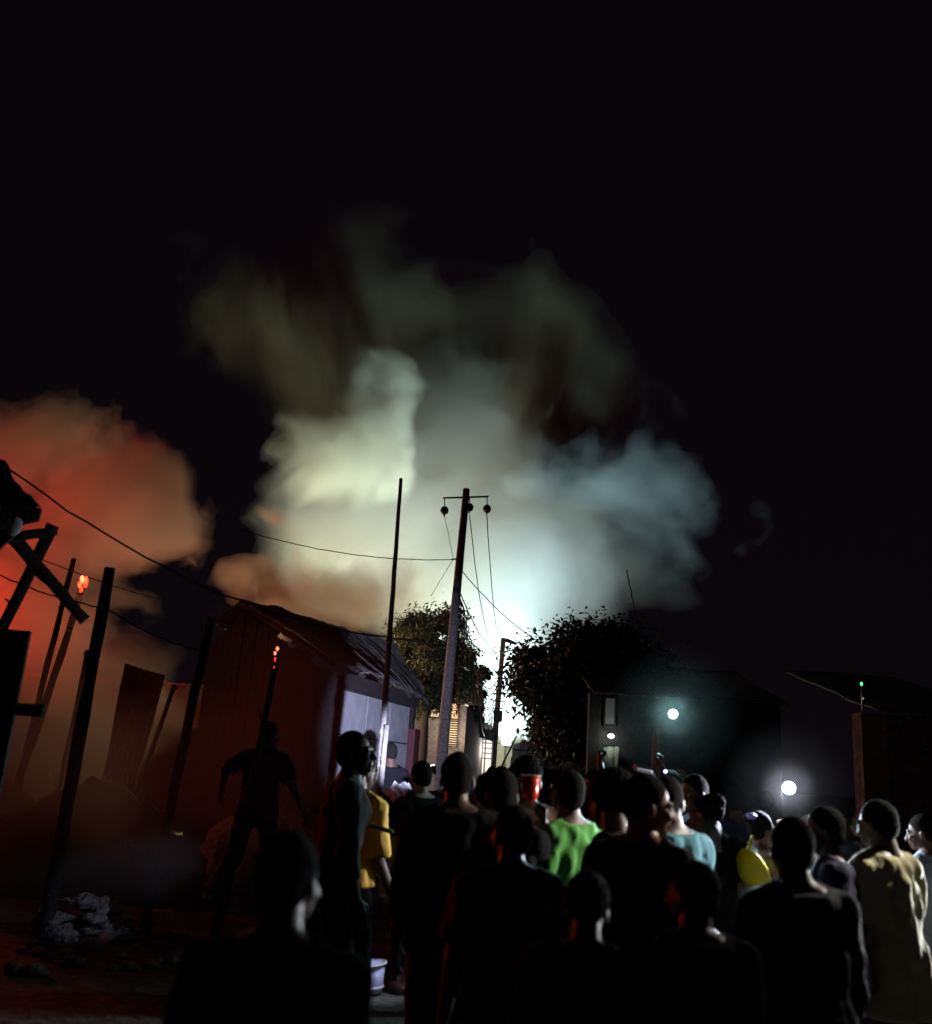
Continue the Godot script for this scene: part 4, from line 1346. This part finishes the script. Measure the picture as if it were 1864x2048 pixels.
func crowd():
	var navy := mat("navy cloth", Color(.028, .028, .06), .85)
	var black := mat("black cloth", Color(.009, .008, .01), .95)
	black.metallic_specular = .15
	navy.metallic_specular = .25
	var maroon := mat("maroon cloth", Color(.05, .012, .018), .9)
	var grey := mat("grey cloth", Color(.09, .09, .1), .9)
	var D := PI / 180
	person("person in an olive shirt at the right, seen from behind, hand at the hip", at(1774, 1652, 5.1), 28 * D, {"shirt": mat("olive cloth", Color(.44, .41, .23), .9), "sleeve": .9, "hem": .7, "right": [14, 16, 62], "left": [0, 10, 10], "cell": .015})
	person("person in a navy shirt facing left, ear and cheek lit, beside the olive shirt", at(1670, 1664, 5.0), 72 * D, {"shirt": navy, "look": [8, 0], "sleeve": .95, "cell": .016})
	person("near person in black seen from behind, head and shoulders dark under the right torch", at(1600, 1702, 3.6), 12 * D, {"shirt": mat("black blue cloth", Color(.02, .02, .03), .85), "sleeve": 1.5, "hair": "short"})
	person("woman in a brown patterned top facing right with a lilac hair clip", at(1512, 1661, 6.8), -72 * D, {"shirt": noise_mat("brown print", Color(.08, .05, .035), Color(.45, .38, .28), 5.0, .9, .2, .05), "hair": "bun", "sleeve": .6, "look": [-4, 3]})
	person("person facing us who raises the dazzling torch at the right", at(1612, 1648, 7.4), 172 * D, {"shirt": black, "right": [75, 16, 78], "hand_right": "grip", "look": [-6, 0]})
	person("person in a teal shirt in the middle of the crowd, head turned right", at(1354, 1606, 4.95), 34 * D, {"shirt": mat("teal cloth", Color(.07, .24, .3), .9), "look": [-60, 0], "sleeve": .8})
	person("person whose cheek glows orange, facing right beside the teal shirt", at(1280, 1612, 4.1), -46 * D, {"shirt": black, "look": [-38, -4], "skin": mat("orange lit skin", Color(.26, .12, .065), .5), "hair": "short"})  # orange light on the cheek put into the skin colour
	person("near dark person with bushy hair seen from behind, left of the orange cheek", at(1246, 1608, 4.35), 58 * D, {"shirt": black, "hair": "afro", "sleeve": 1.4})
	person("person in a bright green shirt half hidden by dark heads", at(1152, 1590, 5.25), 44 * D, {"shirt": mat("green cloth", Color(.06, .26, .03), .9), "sleeve": .8})
	person("person in a brown patterned dress under the red jug", at(1058, 1562, 5.7), 10 * D, {"shirt": noise_mat("ochre print", Color(.1, .045, .02), Color(.36, .2, .1), 6.0, .9, .2, .06), "hem": .5, "hair": "wrap"})
	person("dark person seen from behind holding up the red jug", at(1006, 1590, 5.0), 0, {"shirt": black, "right": [55, 10, 104], "hand_right": "grip", "lean": 6})
	person("taller dark person left of centre with the head against the lit houses", at(918, 1558, 4.8), 6 * D, {"shirt": black, "sleeve": 1.5, "hair": "short"})
	person("shorter dark person at the taller one's right shoulder", at(966, 1592, 5.3), -20 * D, {"shirt": navy, "hair": "wrap", "hair_mat": black, "lean": 9})
	person("dark maroon-clad person in profile before the burnt house, facing right", at(690, 1506, 6.0), -78 * D, {"shirt": maroon, "on": .0, "sleeve": 1.6})
	person("person in a yellow shirt carrying a pole, sleeve brightly lit", at(712, 1540, 6.4), -38 * D, {"shirt": mat("yellow cloth", Color(.62, .37, .03), .8), "bottom": black, "hem": .93, "sleeve": 1.0, "left": [35, 20, 60], "right": [4, 5, 30], "hand_left": "grip", "hand_right": "grip"})
	person("dark figure climbing the ash by the ember post, arms spread", at(532, 1470, 9.0), -20 * D, {"shirt": maroon, "on": .32, "left": [20, 62, 15], "right": [10, 30, 25], "stride": 22})
	person("figure in a dark jacket standing before the white panelled wall", at(781, 1508, 12.2), 14 * D, {"shirt": black, "on": .12, "sleeve": 1.9})
	person("short person nearest us at the lower left, all in shadow", at(560, 1770, 2.3), -10 * D, {"shirt": black, "sleeve": 1.4, "hair": "short"})
	person("near person in a dark brown shirt between the red jug and the green shirt", at(1030, 1672, 3.9), 14 * D, {"shirt": mat("brown cloth", Color(.06, .022, .018), .9), "hair": "short"})
	person("dark person between the teal shirt and the woman, seen from behind", at(1424, 1630, 6.6), 8 * D, {"shirt": black, "hair": "wrap", "hair_mat": black})
	person("short near person in black below the teal shirt", at(1395, 1795, 3.2), 6 * D, {"shirt": black, "sleeve": 1.3})  # figure added to cover the lower teal shirt and keep it dark
	person("short near person in black below the green shirt", at(1172, 1822, 3.2), -12 * D, {"shirt": black, "sleeve": 1.3, "hair": "wrap", "hair_mat": black})  # figure added to mask the lit green shirt lower down
	person("person in pale blue-grey clothes cut off by the right edge", at(1862, 1668, 6.5), 40 * D, {"shirt": mat("pale blue cloth", Color(.3, .34, .4), .85), "sleeve": 1.6, "left": [10, 14, 30]})
	var white_cap := mat("white cap cloth", Color(.55, .54, .62), .8)
	person("person far back in a white cap with a pink visor", at(1144, 1548, 11.5), 150 * D, {"shirt": black, "hair": "cap", "hair_mat": white_cap, "visor_mat": mat("pink cloth", Color(.4, .16, .2), .8)})
	person("person with a white phone raised flat above the heads", at(1292, 1572, 7.2), 5 * D, {"shirt": black, "left": [120, 8, 30], "right": [120, 8, 30], "hand_left": "grip", "hand_right": "grip"})
	person("dim reddish-faced person right of the small blue torch", at(1404, 1590, 6.8), 100 * D, {"shirt": grey, "skin": mat("ruddy skin", Color(.2, .075, .045), .5)})
	person("person holding the small blue torch at arm's length", at(1340, 1575, 7.9), 170 * D, {"shirt": black, "right": [60, 8, 90], "hand_right": "grip"})
	person("person holding up the torch before the big tree", at(1362, 1560, 8.6), 176 * D, {"shirt": black, "right": [165, 6, 8], "hand_right": "grip"})
	var far := [[1088, 1560, 10.5, 10], [1186, 1566, 9.6, -15], [1030, 1555, 13, 5], [984, 1552, 14, -8], [1250, 1572, 9.0, 8], [1478, 1606, 8.2, 12], [898, 1552, 8.7, -32], [1700, 1640, 7.6, 20], [930, 1552, 15, 0], [1052, 1558, 16, 20], [1112, 1561, 14, -10], [1160, 1563, 15, 5], [1214, 1568, 13, -12], [1268, 1571, 12, 14], [1382, 1582, 11, -6], [1440, 1594, 10, 10], [1536, 1608, 10, -8], [1008, 1556, 11, 12]]
	var fl := ["shadowy person behind the red jug, walking up the street", "shadowy person between the white cap and the bushy hair", "shadowy far person under the leaning stick", "shadowy far person at the foot of the second pole", "shadowy person below the wall lamp", "shadowy person behind the woman's hair clip", "shadowy person before the plaster house's window", "shadowy person between the navy and the olive shirt", "shadowy small figure far up the street behind the tallest dark head", "shadowy small figure straight behind the red jug, far up the street", "shadowy small figure left of the white cap, far up the street", "shadowy small figure right of the white cap, far up the street", "shadowy small figure under the hanging cloth", "shadowy small figure left of the raised white phone", "shadowy small figure right of the blue torch", "shadowy small figure behind the woman, left of her hair clip", "shadowy small figure under the dazzling right torch", "shadowy small figure far behind the jug carrier"]
	for i in far.size():
		var p: Array = far[i]
		person(fl[i], at(p[0], p[1], p[2]), p[3] * D, {"shirt": [black, grey, navy][i % 3], "cell": .028, "hair": ["short", "cap", "afro", "short", "wrap", "short", "afro", "cap"][i % 8], "hair_mat": black, "lean": [3, 8, 5, 2, 10, 6, 4, 7][i % 8], "left": [[4, 8, 12], [40, 12, 80], [10, 8, 20]][i % 3], "right": [[60, 10, 95], [6, 10, 16], [5, 8, 30]][i % 3]})

func small_things():
	var D := PI / 180
	# a yellow bag on the woman's back
	var p := at(1506, 1742, 6.55)
	var o := base("yellow_bag", p)
	tag(o, "bright yellow bag on the back of the woman with the hair clip", "bag")
	o.rotation = Vector3(0, -.3, .5)
	obj("pouch", ball(Vector3(.095, .15, .07), 3, .1, 1.5, 20), mat("yellow nylon", Color(.75, .58, .01), .55), o)
	obj("strap", pole_mesh(Vector3(.03, .11, .03), Vector3(.1, .19, -.05), .012, .012, .05), mat("yellow nylon", Color(.75, .58, .01), .55), o)
	tag(obj("hair_clip", ball(Vector3(.035, .022, .03), 2, .2), mat("lilac", Color(.3, .24, .6), .4), self, at(1503, 1632, 6.72)), "lilac clip in the woman's hair", "hair clip")
	# the red jug
	p = at(1060, 1577, 5.13)
	o = base("red_jug", p)
	tag(o, "glossy red plastic jug held up in the middle of the crowd", "jug")
	obj("body", lathe([[.001, -.07], [.02, -.068], [.04, -.05], [.047, -.02], [.049, .03], [.05, .062], [.046, .062], [.044, .03], [.04, -.02], [.02, -.055], [.001, -.06]], 28), mat("red plastic", Color(.62, .035, .012), .18), o)
	obj("rim", lathe([[.046, .06], [.053, .06], [.054, .068], [.046, .07], [.046, .06]], 28), mat("pink rim light", Color(.6, .25, .2), .25), o)  # pinkish light along the rim put into its colour
	var hp := []
	var hr := []
	for i in 9:
		var a := -PI / 2 + PI * i / 8.0
		hp.append(Vector3(-.048 - .03 * cos(a), .01 + .035 * sin(a), 0))
		hr.append(.007)
	obj("handle", tube(hp, hr, 7), mat("red plastic", Color(.62, .035, .012), .18), o)
	# the pole carried by the person in yellow
	tag(obj("carried_pole", pole_mesh(at(622, 1619, 6.15), at(786, 1664, 6.05), .017, .014, .005, .05), mat("dull wood", Color(.3, .24, .2))), "wooden pole carried level by the person in the yellow shirt", "pole")
	# the flat phone
	p = at(1286, 1538, 6.95)
	o = base("phone", p)
	tag(o, "white phone held flat above the crowd, its edge shining", "phone")
	o.rotation = Vector3(.5, .2, -.12)
	obj("case", box(Vector3(.13, .03, .065), .006), mat("white plastic", Color(.7, .7, .72), .15), o)
	obj("screen", box(Vector3(.12, .002, .055), .0005), mat("dark glass", Color(.02, .02, .02), .05), o, Vector3(0, .017, 0))
	# a clear tub and a foot by the road's edge
	p = at(742, 1925, 7.9)
	o = base("plastic_tub", Vector3(p.x, .02, p.z))
	tag(o, "pale bluish plastic tub standing on the ground at the lower centre", "tub")
	o.rotation.z = .12
	var tubm := mat("pale blue plastic", Color(.4, .43, .62), .12)
	obj("wall", lathe([[.001, 0], [.1, 0], [.112, .03], [.135, .2], [.13, .2], [.107, .035], [.095, .008], [.001, .008]], 30), tubm, o)
	obj("rim", lathe([[.133, .195], [.15, .2], [.152, .21], [.13, .212], [.133, .195]], 30), mat("white plastic", Color(.7, .7, .72), .15), o)
	obj("band", lathe([[.114, .03], [.122, .034], [.122, .046], [.118, .05]], 30), mat("white plastic", Color(.7, .7, .72), .15), o)
	obj("lid", lathe([[.001, .23], [.09, .222], [.125, .213]], 20), tubm, o)
	person("person in rolled trousers stepping past the tub, bare heel lit", at(850, 1556, 7.7), 40 * D, {"shirt": mat("black cloth", Color.BLACK), "leg": .7, "stride": 16, "skin": mat("pinkish skin", Color(.3, .15, .13), .5)})

func smokes():
	var pale := Color(.86, .86, .84)
	smoke("smoke_plume", "thick pale smoke rising over the street's end, white and teal low down", [
		[1000, 1330, 58, 230, 210, 200, 1.2], [1020, 1110, 60, 270, 250, 250, 1.15], [980, 890, 64, 270, 210, 260, .85], [830, 1070, 60, 230, 220, 230, .9],
		[700, 1040, 62, 160, 180, 170, .6], [1110, 1180, 57, 170, 150, 160, .75]],
		.7, .045, .45, [[.02, .5], [.08, .6], [.14, .7], [.2, .8], [.28, .9], [.36, 1.0], [.46, 1.1], [.58, 1.2], [.7, 1.3], [.84, 1.5]], .013, pale, 3)
	smoke("smoke_veil", "wide thin olive veil of smoke fading out above the bright smoke", [
		[800, 720, 68, 320, 220, 260, .9], [1010, 720, 67, 230, 210, 220, .75], [640, 660, 69, 190, 150, 200, .55], [700, 560, 70, 270, 150, 240, .3], [930, 900, 68, 360, 220, 260, .9], [1130, 850, 66, 190, 160, 200, .7]],
		.8, .05, .27, [[.02, .6], [.09, .7], [.17, .8], [.26, .9], [.36, 1.0], [.48, 1.1], [.6, 1.2]], .013, Color(.8, .75, .5), 57)  # olive cast of the light put into the smoke colour
	smoke("smoke_wisps", "dark teal wisps of smoke curling off the right of the plume", [
		[1190, 960, 60, 190, 190, 190, .7], [1270, 1060, 61, 140, 160, 150, .55], [1190, 1150, 58, 140, 130, 130, .65], [1320, 930, 62, 120, 110, 110, .4]],
		.5, .075, .75, [[.05, .7], [.14, .9], [.25, 1.0], [.38, 1.0], [.52, 1.2], [.68, 1.2]], .022, Color(.55, .63, .64), 41)
	smoke("smoke_puff", "bright cream puff of smoke high in the middle of the plume", [
		[740, 900, 52, 120, 100, 120, .9], [800, 840, 52, 60, 100, 80, 1.0], [690, 930, 53, 110, 80, 110, .7], [715, 800, 53, 70, 70, 80, .4]],
		.3, .12, .6, [[.04, .6], [.12, .8], [.2, 1.0], [.3, 1.0], [.42, 1.0], [.56, 1.2]], .06, Color(.92, .87, .68), 7)  # cream of the light on this puff put into its albedo
	smoke("smoke_glare", "thin white smoke glowing round the floodlights at the street's end", [
		[1005, 1420, 44, 130, 190, 130, 1.0], [1000, 1330, 46, 120, 150, 120, .8]], .45, .1, .4, [[.04, .6], [.16, .8], [.3, 1.0], [.5, 1.2], [.7, 1.2]], .035, pale, 23)
	smoke("smoke_puff", "warm cream smoke rolling over the burnt house's roof", [
		[600, 1180, 28, 150, 110, 130, 1.0], [540, 1130, 28, 90, 70, 90, .8], [690, 1200, 28, 100, 90, 100, .9], [560, 1230, 27, 110, 60, 90, .8]], .18, .28, .65, [[.05, 1.0], [.14, 1.0], [.24, 1.0], [.36, 1.0], [.5, 1.0], [.65, 1.0]], .14, Color(.92, .8, .6), 11)  # warm light over the roof partly put into the smoke tint
	smoke("smoke_bank", "thick red and cream smoke bank on the left behind the charred posts", [
		[60, 1120, 20, 230, 230, 200, 1.0], [200, 1000, 21, 200, 160, 170, 1.0], [330, 960, 21, 90, 100, 90, 1.0], [350, 1050, 21, 70, 90, 80, .9], [40, 900, 22, 180, 100, 160, .5], [230, 1230, 19, 200, 160, 170, 1.0], [60, 1380, 18, 220, 150, 160, .9], [260, 1420, 17, 200, 140, 150, .8]],
		.2, .26, .65, [[.04, 1.0], [.12, 1.0], [.2, 1.0], [.3, 1.0], [.42, 1.0], [.56, 1.0]], .1, Color(.88, .7, .55), 17)  # smoke tinted to carry the warm light in its own colour
	smoke("smoke_haze", "thin violet haze lying on the burnt lot between the posts", [
		[180, 1580, 9.5, 360, 200, 230, 1.0], [430, 1560, 10.2, 240, 150, 230, 1.0], [30, 1540, 9.5, 240, 230, 230, .9], [580, 1400, 11.0, 200, 150, 110, .6]], .25, .26, .5, [[.05, 1.0], [.2, 1.0], [.35, 1.0], [.5, 1.0]], .05, pale, 19)
	for k in 4:  # small fog balls placed round two torches to make their halos
		var f := FogVolume.new()
		f.name = numbered("torch_halo_fog", self)
		f.shape = RenderingServer.FOG_VOLUME_SHAPE_ELLIPSOID
		f.size = Vector3.ONE * [.55, 1.3, .45, 1.0][k]
		var fm := FogMaterial.new()
		fm.density = [.022, .008, .013, .002][k]
		fm.albedo = Color(.9, .9, .9)
		f.material = fm
		add_child(f)
		f.position = at(1346, 1428, 8.4) if k < 2 else at(1578, 1576, 7.2)
		tag(f, ["inner fog ball placed to make the halo of the high torch", "outer fog ball placed to make the halo of the high torch", "inner fog ball placed to make the halo of the right-hand torch", "outer fog ball placed to make the halo of the right-hand torch"][k], "haze", "", "stuff")
